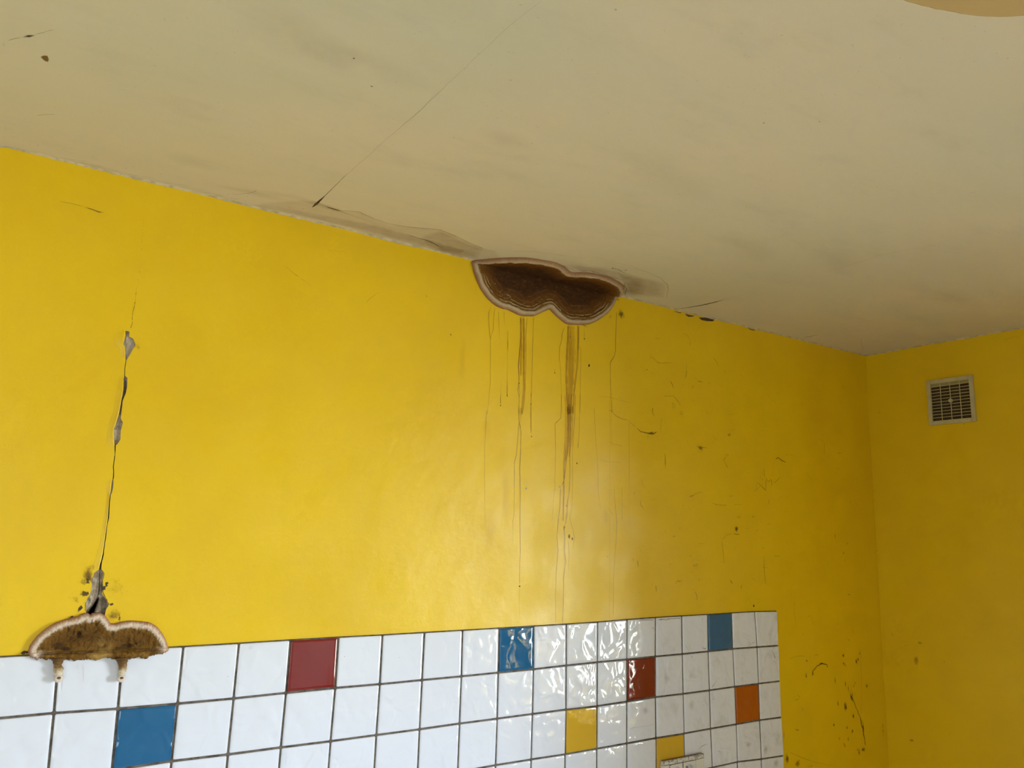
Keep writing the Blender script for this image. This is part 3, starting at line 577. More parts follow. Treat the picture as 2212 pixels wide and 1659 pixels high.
K.blob((803,186), 2.5, 2, .8, n=8); K.blob((1650,265), 2.5, 2, .7, n=8); K.blob((1330,20), 2.5, 2, .5, n=8); K.blob((1770,262), 2, 2, .6, n=8); K.blob((1008,548+5), 1.5, 1.5, .8, n=8)
K.strip(cB([(2105,640),(2115,640)]), 2.5, 1)
for i in range(40): K.blob((random.uniform(50,2150), random.uniform(20,300)), 1.3, 1.3, random.uniform(.15,.4), n=7)
for i in range(30):
    t = random.random(); u = 20+t*1800; K.blob((u, 316+.2425*u-random.uniform(4,30)), 1.5, 1.5, random.uniform(.3,.8), n=7)
# fly-specks in the stain by the fungus
for x,y,a in ((1515,260,.9),(1525,262,.9),(1550,265,.7),(1575,275,.9),(1590,285,.9),(1605,292,.7),(1625,300,.6),(1640,285,.6),(1650,278,.7)): K.blob(c1([(x,y)])[0], 3.2, 3.2, a, n=9)
K.strip(c1([(1520,262),(1580,280),(1640,282)]), 1.2, .6, 2)
K.make('ceiling_crack', ST_CDARK, ceiling, 'dark cracks and fly specks in the ceiling')
H.area([(99-12,122),(95,119),(103,120),(107,128),(104,134),(97,132),(92,128)], .95, 1.5); H.area(cC([(0,0)]*1+[(1,1),(2,0)]), 0.0, 1)
Hn = H.make('ceiling_hole_stain', ST_MOULD, ceiling, 'small brown plugged hole in the ceiling')
# brown soaked band along the wall
G.area(cB([(120,230),(300,205),(520,190),(640,195),(760,250),(880,275),(1020,285),(1130,335),(1250,378),(1420,405),(1660,425),(1780,470),(1900,530),(2000,575),(2120,600),(2150,650),(1920,682),(1600,600),(1250,505),(1000,435),(700,350),(450,290)]), .15, 14)
G.area(cB([(1500,480),(1660,430),(1780,472),(1900,532),(2010,580),(1960,660),(1800,650),(1650,610),(1560,560)]), .25, 20)
G.strip(cB([(760,250),(880,275),(1020,287),(1130,337),(1250,380),(1420,407),(1660,428),(1780,475),(1900,535),(2010,577)]), 7, .28, 2)
G.strip(cB([(1390,465),(1470,490),(1580,520),(1650,560),(1690,570)]), 4, .45, 2)
G.strip(cA([(1250,1180),(1700,1240),(1900,1270),(2200,1360)]), 26, [0,.06,.1,.12])
G.strip([(560,442),(620,456),(700,472),(800,492),(900,520),(1000,545)], [20,34,42,46,50,40], [.02,.10,.16,.2,.24,.2])
# stain to the right of the fungus, with its tide line
st = c1([(1040,230),(1100,215),(1250,235),(1400,245),(1550,270),(1700,310),(1850,350),(1960,375),(2040,410),(2055,450),(2030,500),(2020,550),(1900,545),(1750,540),(1600,525),(1640,470),(1600,400),(1480,330),(1350,300),(1200,290)])
G.area(st, .30, 40)
G.area(c1([(1560,300),(1680,310),(1800,350),(1850,420),(1820,510),(1700,530),(1640,500),(1650,450),(1620,400)]), .32, 45)
G.strip(c1([(560,100),(760,102),(960,130),(1200,160),(1350,155),(1500,195),(1700,245),(1850,300),(1980,360),(2045,420),(2050,470),(2030,550)]), 1.8, [.3,.4,.35,.2,.2,.35,.4,.45,.55,.6,.5,.3], 1)
G.strip(c1([(1040,230),(1150,285),(1300,285),(1450,325),(1580,390),(1650,450),(1640,520)]), 5, [.3,.5,.5,.5,.6,.6,.3], 3)
G.strip(c1([(1200,300),(1270,285)]), 3, .6)
G.make('water_mark', ST_CEIL, ceiling, 'brown water marks on the ceiling around the fungus')
E_ = Coat('c')
for u,v,rx,ry,a,r in ((640,85,110,60,.35,.3),(850,155,80,40,.25,.2),(720,110,60,40,.3,0),(1090,300,70,40,.3,0),(1450,380,150,60,.22,.3),(1800,560,160,60,.3,.2),(1620,540,120,50,.25,.2),(200,360,70,20,.4,-.1),(420,350,60,30,.3,0),(560,420,90,14,.35,-.1),(2050,640,200,60,.3,0)): E_.blob((u,v), rx, ry, a, r, n=30, core=.1)
for i in range(10):
    t = i/9; u = 130+t*330; E_.strip([(u, 316+.2425*u-7),(u+60, 316+.2425*(u+60)-12+random.uniform(-4,4))], random.uniform(2,5), random.uniform(.3,.7), 2)
E_.make('grey_smudge', ST_GREY, ceiling, 'faint grey smudges on the ceiling')
T.area([(1936,-4),(1955,4),(1985,13),(2015,22),(2060,30),(2110,36),(2165,38),(2215,35),(2300,10),(2300,-80),(2050,-90),(1940,-40)], 1.0, 9)
T.make('tan_patch', ST_RUST, ceiling, 'tan soaked patch with a curved edge on the ceiling')

# ------------------------------------------------------------------ tiled backsplash
PT = 0.103; ZT = 1.5
meas1 = {11:(997,1461.2),10:(1076.7,1453.2),9:(1152.7,1445.7),8:(1223.7,1437.6),7:(1291,1430.6),6:(1354.3,1424.5),5:(1416.3,1418.2),4:(1474.5,1412.9),3:(1530.2,1407.2),2:(1583.6,1401.7),1:(1635.9,1397.9),16:(504.7,1509.1),15:(618,1496.9),14:(724.5,1486.3),13:(820.9,1478.1),12:(912.1,1469.2),19:(116.4,1540.7),18:(254.7,1531.2),17:(383.6,1520.3)}
meas0 = {6:(1355,1339.5),5:(1416.3,1335.2),4:(1473.5,1331.6),3:(1529,1328.4),2:(1581,1325.2),1:(1630.8,1322.2),16:(516.4,1391.3),15:(627.6,1384.3),14:(731.5,1378.2),13:(826.7,1373.2),12:(917.3,1367.8),11:(999.5,1363),10:(1078.8,1358.3),9:(1153.6,1353.7),8:(1224.1,1349.5),7:(1291.5,1345),17:(396,1398.6),18:(266,1405.8),19:(127,1413.6)}
meas2 = {11:(993,1563.3),10:(1074.3,1552.6),9:(1150.7,1542.5),8:(1223,1533),7:(1290.4,1525.5),6:(1354.6,1515.6),5:(1416.5,1506),4:(1476.4,1498.9),3:(1533.1,1491.3),2:(1587.4,1483.5),1:(1639.2,1476.9),16:(492.6,1630.2),15:(606.9,1614.9),14:(714.4,1601.5),13:(813.3,1588.1),12:(906.7,1575.7),17:(370.7,1644.6)}
meas3 = {10:(1070.9,1653.2),9:(1147.7,1640.8),8:(1221.4,1629.5),7:(1289.7,1617.5),6:(1354.5,1606),5:(1417.6,1594.6),4:(1478.1,1584.8),3:(1535.8,1574.3),2:(1590.9,1564.7),1:(1641.9,1555.9)}
meas4 = {3:(1539.1,1658.2),2:(1593.6,1646),1:(1645.2,1639.9)}
edge0 = {0:(1678.5,1321.1),1:(1681.7,1394.6),2:(1685,1471.3),3:(1688.4,1549.8),4:(1692.8,1632.6)}
OFF = 0.0055
node = {}
for j, mm in enumerate((meas0,meas1,meas2,meas3,meas4)):
    mm = dict(mm); mm[0] = edge0[j]
    for k,(u,v) in mm.items(): node[(k,j)] = onwall(u,v,OFF)
NK, NJ = 35, 6
def G_(k, j):
    if (k,j) in node: return node[(k,j)]
    # follow the nearest measured node of the same column / row
    for jj in (j-1, j-2, j-3, j-4, j-5):
        if (k,jj) in node and k <= 19: x,z = node[(k,jj)]; d = node[(k,jj)][0]-(node[(k,jj-1)][0] if (k,jj-1) in node else node[(k,jj)][0]); return (x+d*0.6, z-PT*(j-jj))
    x, z = G_(k-1, j); return (x-PT, z)
grid = {(k,j): G_(k,j) for k in range(NK) for j in range(NJ+1)}
for (k,j) in list(grid):
    node.setdefault((k,j), grid[(k,j)])
bs = empty('tile_backsplash', (-1.5,0,ZT-NJ*PT), 'backsplash of square white tiles dotted with blue, red, yellow and orange ones', 'tiles')
GW = 0.0021
def tile(bm, k, j):
    """tile between grid lines k (right) and k+1 (left), row j"""
    A = [Vector(grid[(k+1,j)]), Vector(grid[(k,j)]), Vector(grid[(k,j+1)]), Vector(grid[(k+1,j+1)])]   # tl tr br bl
    gt = 0.0 if j == 0 else GW; gr = 0.0 if k == 0 else GW
    A = [A[0]+Vector((GW,-gt)), A[1]+Vector((-gr,-gt)), A[2]+Vector((-gr,GW)), A[3]+Vector((GW,GW))]
    dy = random.uniform(-0.0003,0.0003); tx = random.uniform(-1,1)*0.0005; tz = random.uniform(-1,1)*0.0005
    def ring(inset, rad, y):
        c = sum(A, Vector((0,0)))/4; out = []
        for i in range(4):
            p = A[i]; a = (A[i-1]-p).normalized(); b = (A[(i+1)%4]-p).normalized()
            q = p+(a+b)*inset; r = rad
            cc = q+(a+b)*r
            for s in range(5):
                t = math.pi/2*s/4
                d = (-b*math.cos(t)-a*math.sin(t)) if True else 0
                out.append(cc+d*r)
        return [bm.verts.new((p.x, -(y+dy+tx*((p-c).x/0.05)+tz*((p-c).y/0.05)), p.y)) for p in out]
    R = [ring(0, 0.0026, 0.0016), ring(0, 0.0026, 0.0044), ring(0.0005, 0.0024, 0.0054), ring(0.0016, 0.002, 0.0060), ring(0.006, 0.002, 0.0062)]
    n = 20
    for a in range(4):
        for i in range(n): bm.faces.new((R[a][i], R[a][(i+1)%n], R[a+1][(i+1)%n], R[a+1][i])).smooth = True
    bm.faces.new(R[4]).smooth = True
COLT = {(2,0):('blue_tile',M_TB,'blue tile in the top row near the tiled edge'),(9,0):('blue_tile',M_TB,'blue tile reflecting the window in the top row'),(14,0):('red_tile',M_TR,'dark red tile in the top row'),
        (5,1):('red_tile',M_TR,'dark red tile in the second row'),(17,1):('blue_tile',M_TB,'large blue tile below the fungus'),(7,2):('yellow_tile',M_TY,'mustard yellow tile in the third row'),
        (1,2):('orange_tile',M_TO,'orange tile near the tiled edge'),(4,3):('yellow_tile',M_TY,'yellow tile behind the socket corner'),
        (12,4):('red_tile',M_TR,None),(22,2):('orange_tile',M_TO,None),(25,0):('yellow_tile',M_TY,None),(9,5):('blue_tile',M_TB,None),(20,4):('yellow_tile',M_TY,None)}
random.seed(5)
bw = bmesh.new()
for k in range(NK-1):
    for j in range(NJ):
        if (k,j) in COLT: continue
        tile(bw, k, j)
bmesh.ops.recalc_face_normals(bw, faces=bw.faces); o = link('white_tiles', bw, M_TW); adopt(o, bs)
for (k,j),(nm,mt,lb) in COLT.items():
    b_ = bmesh.new(); tile(b_, k, j); bmesh.ops.recalc_face_normals(b_, faces=b_.faces); o = link(nm, b_, mt, label=lb); adopt(o, bs)
bg_ = bmesh.new()
def gq(a, b, c, d, y): return bg_.faces.new([bg_.verts.new((p[0],-y,p[1])) for p in (a,b,c,d)])
for k in range(NK-1):
    for j in range(NJ):
        e0 = 0.0015 if j == 0 else 0
        a,b,c,d = grid[(k+1,j)], grid[(k,j)], grid[(k,j+1)], grid[(k+1,j+1)]
        sx = 0.0004 if k == 0 else 0
        gq((a[0],a[1]+e0),(b[0]-sx,b[1]+e0),(c[0]-sx,c[1]),d, 0.0036)
        if j == 0: bg_.faces.new([bg_.verts.new(p) for p in ((a[0],-0.0036,a[1]+e0),(b[0],-0.0036,b[1]+e0),(b[0],-0.0011,b[1]+e0+0.0008),(a[0],-0.0011,a[1]+e0+0.0008))])
bmesh.ops.recalc_face_normals(bg_, faces=bg_.faces)
o = link('grout', bg_, M_GR); adopt(o, bs)
# scratches and grime on the dirty tiles
Tc = Coat('w'); Tc.tr = lambda u,v: onwall(u,v,0.0062)
TB_ = 0.0064
for pl,w,a in (([(300,295),(320,303),(335,325)],2,.8),([(320,303),(300,297)],1.5,.6),([(225,322),(245,320)],1,.6),([(690,215),(705,228)],2,.8),([(688,268),(700,258)],2,.8),([(795,190),(800,240)],1.4,.7),([(620,440),(640,480),(668,535)],1,.7),([(680,560),(705,592)],2,.8),([(785,490),(840,500)],2.5,.6),
        ([(875,398),(920,392),(965,378)],[1.2,2.2,1],.75),([(965,378),(1010,425),(1050,450)],[1,2,1],.75),([(1235,478),(1270,455),(1310,430)],1.4,.7),([(1335,420),(1360,425)],2,.6),([(1440,330),(1450,390),(1462,465)],[1,1.6,2],.6),([(1468,510),(1490,560),(1505,600)],[1,2,4],.8),([(1505,600),(1512,620)],2,.8),([(1415,560),(1405,600),(1405,630)],1.2,.6),
        ([(1520,660),(1525,720)],1.8,.6),([(1390,730),(1392,755)],1.8,.7),([(965,790),(940,800)],1.5,.7),([(940,800),(905,855),(880,880)],[1.2,3,2],.5),([(1290,665),(1312,668)],1.6,.6),([(780,825),(785,840)],3,.7),([(880,1005),(905,985),(920,980)],[3,2,1],.55),([(950,930),(970,938)],1.6,.7),
        ([(1015,1060),(1028,1085)],1.5,.7),([(678,1205),(682,1225)],2.5,.85),([(740,1260),(755,1280)],3,.6),([(566,1270),(568,1308)],2.4,1.0),([(88,1283),(150,1262),(250,1250),(330,1235)],[1.5,1,.8,1],.5),([(378,1345),(384,1320)],1.4,.7),([(392,1420),(408,1455)],[2,1.2],.85),([(415,1465),(430,1490)],1,.6),
        ([(755,1485),(790,1445),(850,1420)],[1,2.2,1],.65),([(945,1480),(958,1500),(972,1505)],1.8,.8),([(960,1465),(1010,1470),(1070,1468)],.8,.4),([(1205,1358),(1235,1350)],1.4,.5),([(1258,1355),(1270,1335)],1.8,.6),([(1190,1415),(1225,1412)],1.6,.4),([(865,1560),(885,1585)],2,.8),([(495,600),(498,610)],1.5,.7),([(420,600),(425,608)],1.5,.7),
        ([(420,215),(440,230),(480,215)],1.5,.6),([(370,215),(410,220)],3,.3),([(550,205),(590,210)],3,.3),([(360,222),(420,215),(500,208),(585,203)],3,.55),([(80,232),(200,226),(325,218)],2.4,.5),([(100,300),(140,280),(160,270)],3,.3),([(800,500),(840,505)],3,.5),([(1420,250),(1428,285)],1.4,.5),([(410,280),(420,275)],1.5,.5),([(20,880),(70,862)],2,.7),([(95,330),(105,352)],1.5,.6),([(1320,1000),(1340,1030)],1.2,.4),([(790,1050),(820,1045)],1.6,.5),([(440,1505),(458,1520)],2,.7)):
    Tc.strip(cT(pl), w, a, 1, base=TB_)
for u,v in ((492,1461),(744,1418),(862,1420)): Tc.blob((u,v), 1.1, 1.1, .9, n=8, base=TB_)
Tc.blob(cT([(240,1100)])[0], 14, 12, .3, base=TB_); Tc.blob(cT([(1240,1430)])[0], 16, 10, .35, base=TB_); Tc.blob(cT([(1410,1480)])[0], 12, 16, .4, base=TB_); Tc.blob(cT([(450,790)])[0], 14, 18, .25, base=TB_); Tc.blob(cT([(1510,1610)])[0], 16, 14, .4, base=TB_); Tc.blob(cT([(690,1050)])[0], 12, 16, .25, base=TB_)
Tc.blob((541,1398), 6, 5, .12, base=TB_)
Tc.tag = 1; o = Tc.make('grime_scratch', ST_LINE, None, 'brown scratches and grime on the tiles near the corner'); o['kind'] = 'stuff'; adopt(o, bs)

# ------------------------------------------------------------------ fungi
def smooth_loop(P, n):
    P = [np.array(p) for p in P]; m = len(P); dense = []
    for i in range(m):
        p0,p1,p2,p3 = P[i-1],P[i],P[(i+1)%m],P[(i+2)%m]
        for s in range(12):
            t = s/12; dense.append(0.5*((2*p1)+(-p0+p2)*t+(2*p0-5*p1+4*p2-p3)*t*t+(-p0+3*p1-3*p2+p3)*t**3))
    D = np.array(dense); L = np.r_[0, np.cumsum(np.linalg.norm(np.roll(D,-1,0)-D, axis=1))]
    s = np.linspace(0, L[-1], n, endpoint=False); DD = np.vstack([D, D[:1]])
    return np.stack([np.interp(s, L, DD[:,0]), np.interp(s, L, DD[:,1])], 1), s
def edge_dist(Q, P):
    """distance and nearest outline index of every point Q to the closed outline P"""
    A = P; Bq = np.roll(P, -1, 0); D = np.full(len(Q), 9.0); I = np.zeros(len(Q), int)
    for a in range(0, len(Q), 2000):
        q = Q[a:a+2000][:,None,:]; e = (Bq-A)[None]; t = np.clip(((q-A[None])*e).sum(2)/(e*e).sum(2), 0, 1)
        dd = np.linalg.norm(A[None]+t[...,None]*e-q, axis=2); k = dd.argmin(1); I[a:a+2000] = k; D[a:a+2000] = dd[np.arange(len(k)), k]
    return D, I
def inside(Q, P):
    x, y = Q[:,0], Q[:,1]; c = np.zeros(len(Q), bool); n = len(P)
    for i in range(n):
        x1, y1 = P[i]; x2, y2 = P[(i+1)%n]
        if y1 == y2: continue
        c ^= ((y1 > y) != (y2 > y)) & (x < (x2-x1)*(y-y1)/(y2-y1)+x1)
    return c
def sheet(outline, place, height, N=620, step=0.0011, ragged=None):
    """a body spreading over a surface inside an outline, rounded over at its rim"""
    P, arc = smooth_loop(outline, N)
    if ragged is not None: P = np.array([ragged(p, a) for p,a in zip(P, arc)])
    T = np.roll(P,-1,0)-np.roll(P,1,0); T /= np.linalg.norm(T, axis=1)[:,None]; Nn = np.stack([-T[:,1], T[:,0]], 1)
    area = 0.5*np.sum(P[:,0]*np.roll(P[:,1],-1)-np.roll(P[:,0],-1)*P[:,1]); Nn *= (1 if area > 0 else -1)
    pts = []
    for o_ in (0.00012, 0.00035, 0.0007, 0.0012, 0.0019, 0.0028):
        pts.append((P+Nn*o_)[::(1 if o_ < 0.0008 else 2)])
    x0, y0 = P.min(0); x1, y1 = P.max(0); g = []
    for j in range(int((y1-y0)/(step*0.87))+1):
        for i in range(int((x1-x0)/step)+1): g.append((x0+(i+0.5*(j%2))*step+random.uniform(-.15,.15)*step, y0+j*step*0.87+random.uniform(-.15,.15)*step))
    g = np.array(g); dg, _ = edge_dist(g, P); g = g[dg > 0.0034]
    Q = np.vstack(pts+[g]); off_req = np.concatenate([np.full(len(p), o_) for p, o_ in zip(pts, (0.00012,0.00035,0.0007,0.0012,0.0019,0.0028))]+[np.zeros(len(g))])
    D, I = edge_dist(Q, P); ok = inside(Q, P) & (D > off_req*0.85); Q = Q[ok]
    from mathutils.geometry import delaunay_2d_cdt
    allp = [Vector((float(a), float(b))) for a,b in np.vstack([P, Q])]; n = len(P)
    vo, eo, fo, _, _, _ = delaunay_2d_cdt(allp, [(i,(i+1)%n) for i in range(n)], [list(range(n))] if area > 0 else [list(range(n))[::-1]], 1, 1e-7)
    V = np.array([(v.x, v.y) for v in vo]); D, I = edge_dist(V, P)
    bm = bmesh.new(); ld = bm.verts.layers.float.new('d'); ls = bm.verts.layers.float.new('s'); la = bm.verts.layers.float.new('arc'); bv = []
    for q, d, k in zip(V, D, I):
        if d < 1e-6: d = 0.0
        v = bm.verts.new(place(q[0], q[1], height(q[0], q[1], d, arc[k]) if d > 0 else 0.0)); v[ld] = d; v[ls] = q[1]; v[la] = arc[k]; bv.append(v)
    for f in fo:
        try: bm.faces.new([bv[i] for i in f])
        except ValueError: pass
    bmesh.ops.recalc_face_normals(bm, faces=bm.faces)
    fl = [f for f in bm.faces]; m = sum((f.normal.y*f.calc_area() for f in fl))
    if m > 0: bmesh.ops.reverse_faces(bm, faces=fl)
    return bm

def fungus_mat(name, stops, ringed, pore, scale_d=0.06, mid=(0.1,0.045,0.006)):
    b = NB(name); d = b.attr('d'); s = b.attr('s'); arc = b.attr('arc')
    cv = b.n('ShaderNodeCombineXYZ'); b.put(cv.inputs[0], b.math('MULTIPLY', arc, 1300)); b.put(cv.inputs[1], b.math('MULTIPLY', d, 110))
    fib = b.noise(1.0, 3, 0.6, co=cv.outputs[0])
    big = b.noise(38, 3); fine = b.noise(260, 3, 0.6)
    dd = b.math('ADD', d, b.math('ADD', b.math('MULTIPLY', b.math('SUBTRACT', fib, 0.5), 0.010), b.math('MULTIPLY', b.math('SUBTRACT', big, 0.5), 0.004)))
    c = b.cramp(b.math('DIVIDE', dd, scale_d), stops)
    c = b.mix(b.math('MULTIPLY', b.ramp(fine, 0.35, 0.7), b.ramp(d, 0.007, 0.013, 0, 0.55)), c, mid, 'MULTIPLY') if False else b.mix(b.math('MULTIPLY', b.ramp(fine, 0.45, 0.65), b.ramp(d, 0.008, 0.014, 0, 0.4)), c, mid)
    c = b.mix(b.math('MULTIPLY', b.ramp(b.noise(75, 4, 0.7), 0.5, 0.75), b.ramp(d, 0.008, 0.02, 0, 0.45)), c, tuple(x*2.6+0.01 for x in mid))
    cv2 = b.n('ShaderNodeCombineXYZ'); b.put(cv2.inputs[0], b.math('MULTIPLY', arc, 330)); b.put(cv2.inputs[1], b.math('MULTIPLY', d, 40))
    fib2 = b.noise(1.0, 4, 0.65, co=cv2.outputs[0], dist=0.5)
    c = b.mix(b.math('MULTIPLY', b.ramp(fib2, 0.50, 0.68), b.ramp(d, 0.008, 0.014, 0, 0.3 if ringed else 0.8)), c, tuple(x*0.45 for x in mid))
    h = b.math('ADD', b.math('MULTIPLY', fine, 0.35), b.math('MULTIPLY', b.noise(70, 4, 0.6), 1.0))
    if ringed:
        wob = b.math('ADD', d, b.math('ADD', b.math('MULTIPLY', b.math('SUBTRACT', b.noise(24, 3), 0.5), 0.013), b.math('MULTIPLY', b.math('SUBTRACT', b.noise(120, 3), 0.5), 0.0025)))
        low = b.ramp(s, 0.028, 0.045)
        wall_m = low
        tot = None
        for r0, wd, am in ((0.019,0.0014,1.0),(0.027,0.0010,0.8),(0.038,0.0007,0.22),(0.052,0.0007,0.15)):
            ln = b.ramp(b.math('ABSOLUTE', b.math('SUBTRACT', wob, r0)), 0.0, wd*2.0, am, 0.0)
            gate = b.ramp(b.noise(22 if r0 < 0.025 else 45, 3, co=None), 0.38, 0.50)
            ln = b.math('MULTIPLY', b.math('MULTIPLY', ln, gate), wall_m)
            tot = ln if tot is None else b.math('MAXIMUM', tot, ln)
        blot = b.math('MULTIPLY', b.math('MULTIPLY', b.ramp(b.noise(95, 5, 0.7), 0.60, 0.66), b.ramp(d, 0.012, 0.018)), b.math('MULTIPLY', b.ramp(d, 0.055, 0.038), wall_m))
        blot = b.math('MULTIPLY', blot, b.ramp(b.noise(14, 2), 0.48, 0.60))
        tot = b.math('MAXIMUM', tot, blot)
        dk = b.math('MULTIPLY', b.math('MULTIPLY', b.ramp(b.math('ABSOLUTE', b.math('SUBTRACT', wob, 0.0218)), 0.0004, 0.0016, 0.9, 0), wall_m), b.ramp(b.noise(28,3), 0.40, 0.5))
        dk2 = b.math('MULTIPLY', b.math('MULTIPLY', b.ramp(b.math('ABSOLUTE', b.math('SUBTRACT', wob, 0.0140)), 0.0002, 0.0012, 0.8, 0), wall_m), b.ramp(b.noise(24,3), 0.46, 0.56))
        c = b.mix(tot, c, (0.52,0.38,0.20))
        c = b.mix(b.math('MAXIMUM', dk, dk2), c, (0.05,0.02,0.004))
        h = b.math('ADD', h, b.math('MULTIPLY', tot, 1.5))
    b.set(Base_Color=c, Roughness=0.8, Specular_IOR_Level=0.25); b.bump(h, 0.8, 0.0018*pore); return b.m
# --- ceiling fungus: one sheet folded over the corner between wall and ceiling. unfolded coordinates (x, s), s>0 down the wall
low = c1([(172,196),(178,250),(195,320),(225,400),(265,475),(320,552),(390,615),(450,645),(505,658),(570,688),(630,716),(700,722),(765,720),(820,695),(870,675),(908,657),(945,690),(1000,742),(1075,795),(1170,804),(1290,798),(1380,757),(1460,700),(1515,635),(1540,580)])
up = c1([(1600,510),(1632,465),(1615,420),(1565,382),(1470,340),(1350,312),(1240,300),(1125,296),(1060,245),(980,208),(880,187),(720,162),(560,158),(380,166),(260,180)])
out1 = []
for u,v in low: x,z = onwall(u,v); out1.append((x, ZC-z))
xe = onceil(*c1([(1600,510)])[0])
for u,v in up: x,y = onceil(u,v); out1.append((x, y))          # y is negative: distance out along the ceiling
x0 = onwall(*c1([(172,196)])[0])[0]; x1 = onwall(*c1([(1550,535)])[0])[0]
def place1(x, s, h):
    r = 0.030; a = min(1, max(0, (s+r)/(2*r))); a = a*a*(3-2*a)
    n = Vector((0, -a, -(1-a))); n.normalize()
    return (x, -max(-s,0)+n.y*h-0.0002, ZC-max(s,0)+n.z*h-0.0002)
def height1(x, s, d, a):
    rim = 0.011*math.sqrt(max(0, 1-(1-min(d/0.010,1))**2))
    dip = -0.004*min(1,max(0,(d-0.010)/0.02))
    nz = 0.0022*noise.noise(Vector((x*45, s*45, 1)))+0.0012*noise.noise(Vector((x*120, s*120, 3)))
    rg = 0.0002*math.sin((d+0.003*noise.noise(Vector((x*30,s*30,7))))*2*math.pi/0.0085) if s > 0.02 else 0
    k = min(1, d/0.006)
    return max(0.0003, rim+dip+k*(nz+rg))
M_F1 = fungus_mat('brown pored fungus with pale rim', [(0,(0.30,0.15,0.07)),(0.05,(0.42,0.26,0.14)),(0.10,(0.52,0.40,0.27)),(0.17,(0.50,0.38,0.24)),(0.22,(0.26,0.14,0.035)),(0.36,(0.20,0.078,0.005)),(0.7,(0.12,0.043,0.003)),(1.0,(0.06,0.020,0.002))], True, 0.8, mid=(0.075,0.026,0.002))
def rag1(p, a): return p+0.0009*np.array([noise.noise(Vector((a*60,1,0))), noise.noise(Vector((a*60,5,0)))])
f1 = empty('bracket_fungus', ((x0+x1)/2, -0.01, ZC-0.03), 'dark brown two-lobed fungus with pale rim folded into the corner of wall and ceiling', 'fungus')
bm = sheet(out1, place1, height1, ragged=rag1)
o = link('cap', bm, M_F1, smooth=True); adopt(o, f1)

# --- wall fungus above the tiles
out2 = []
o2px = [(215,1215),(222,1170),(250,1110),(300,1045),(360,985),(430,930),(500,888),(560,862),(620,840),(700,818),(770,800),(815,778),(860,763),(895,760),(915,768),(926,782),(945,766),(975,757),(1020,756),(1065,772),(1105,805),(1135,845),(1160,878),(1200,880),(1280,862),(1380,848),(1500,856),(1590,866),(1650,895),(1700,935),(1750,1000),(1785,1065),(1805,1120),(1815,1155),(1795,1195),(1755,1215),(1720,1224),(1650,1235),(1600,1248),(1560,1272),(1500,1272),(1440,1265),(1380,1280),(1300,1300),(1230,1298),(1180,1285),(1120,1268),(1050,1276),(985,1298),(930,1285),(860,1290),(780,1296),(700,1298),(640,1290),(560,1310),(490,1298),(430,1290),(360,1278),(290,1278),(240,1262)]
for u,v in c2(o2px): out2.append(onwall(u,v,0.006))
def ztile(x):
    return 1.4995
zl = onwall(*c2([(215,1222)])[0])[1]; xl2 = onwall(*c2([(215,1222)])[0])[0]; zr2 = onwall(*c2([(1815,1160)])[0]); slope2 = (zr2[1]-zl)/(zr2[0]-xl2)
def lobe(x, z, cu, cv_, rad):
    cx, cz = onwall(*c2([(cu,cv_)])[0]); return math.exp(-((x-cx)**2+(z-cz)**2)/rad**2)
def height2(x, z, d, a):
    rim = 0.012*math.sqrt(max(0, 1-(1-min(d/0.009,1))**2))
    dip = -0.0045*min(1,max(0,(d-0.009)/0.012))
    zt = zl+slope2*(x-xl2); below = min(1,max(0,(zt-z)/0.004+0.5))
    crease = -0.0035*math.exp(-((z-zt)/0.0022)**2)*min(1,d/0.008)
    k = min(1, d/0.007)
    nz = 0.0028*noise.noise(Vector((x*48, z*48, 1)))+0.0018*noise.noise(Vector((x*130, z*130, 3)))+0.0010*noise.noise(Vector((x*300, z*300, 5)))
    rg = 0.0
    cx, cz = onwall(*c2([(920,960)])[0]); an = math.atan2(z-cz, x-cx); dist = math.hypot(x-cx, z-cz)
    rg = 0.0030*min(0, noise.noise(Vector((an*5.0, dist*14, 3)))+0.05)*max(0,1-dist/0.055)*min(1,d/0.006)
    hole = -0.005*lobe(x,z,620,1120,0.016)-0.005*lobe(x,z,1340,1130,0.014)-0.005*lobe(x,z,790,1000,0.006)
    return max(0.0004, rim+dip+k*nz+crease+rg*1.5+hole)
def place2(x, z, h):
    zt = zl+slope2*(x-xl2); t = min(1,max(0,(zt+0.0032-z)/0.0022)); t = t*t*(3-2*t)
    return (x, -(h+t*0.0068), z)
def rag2(p, a):
    zt = zl+slope2*(p[0]-xl2); k = 1.0 if p[1] < zt-0.003 else 0.25
    return p+k*np.array([0.0012*noise.noise(Vector((a*120,1,0))), 0.0034*noise.noise(Vector((a*150,5,0)))+0.0022*noise.noise(Vector((a*420,9,0)))])
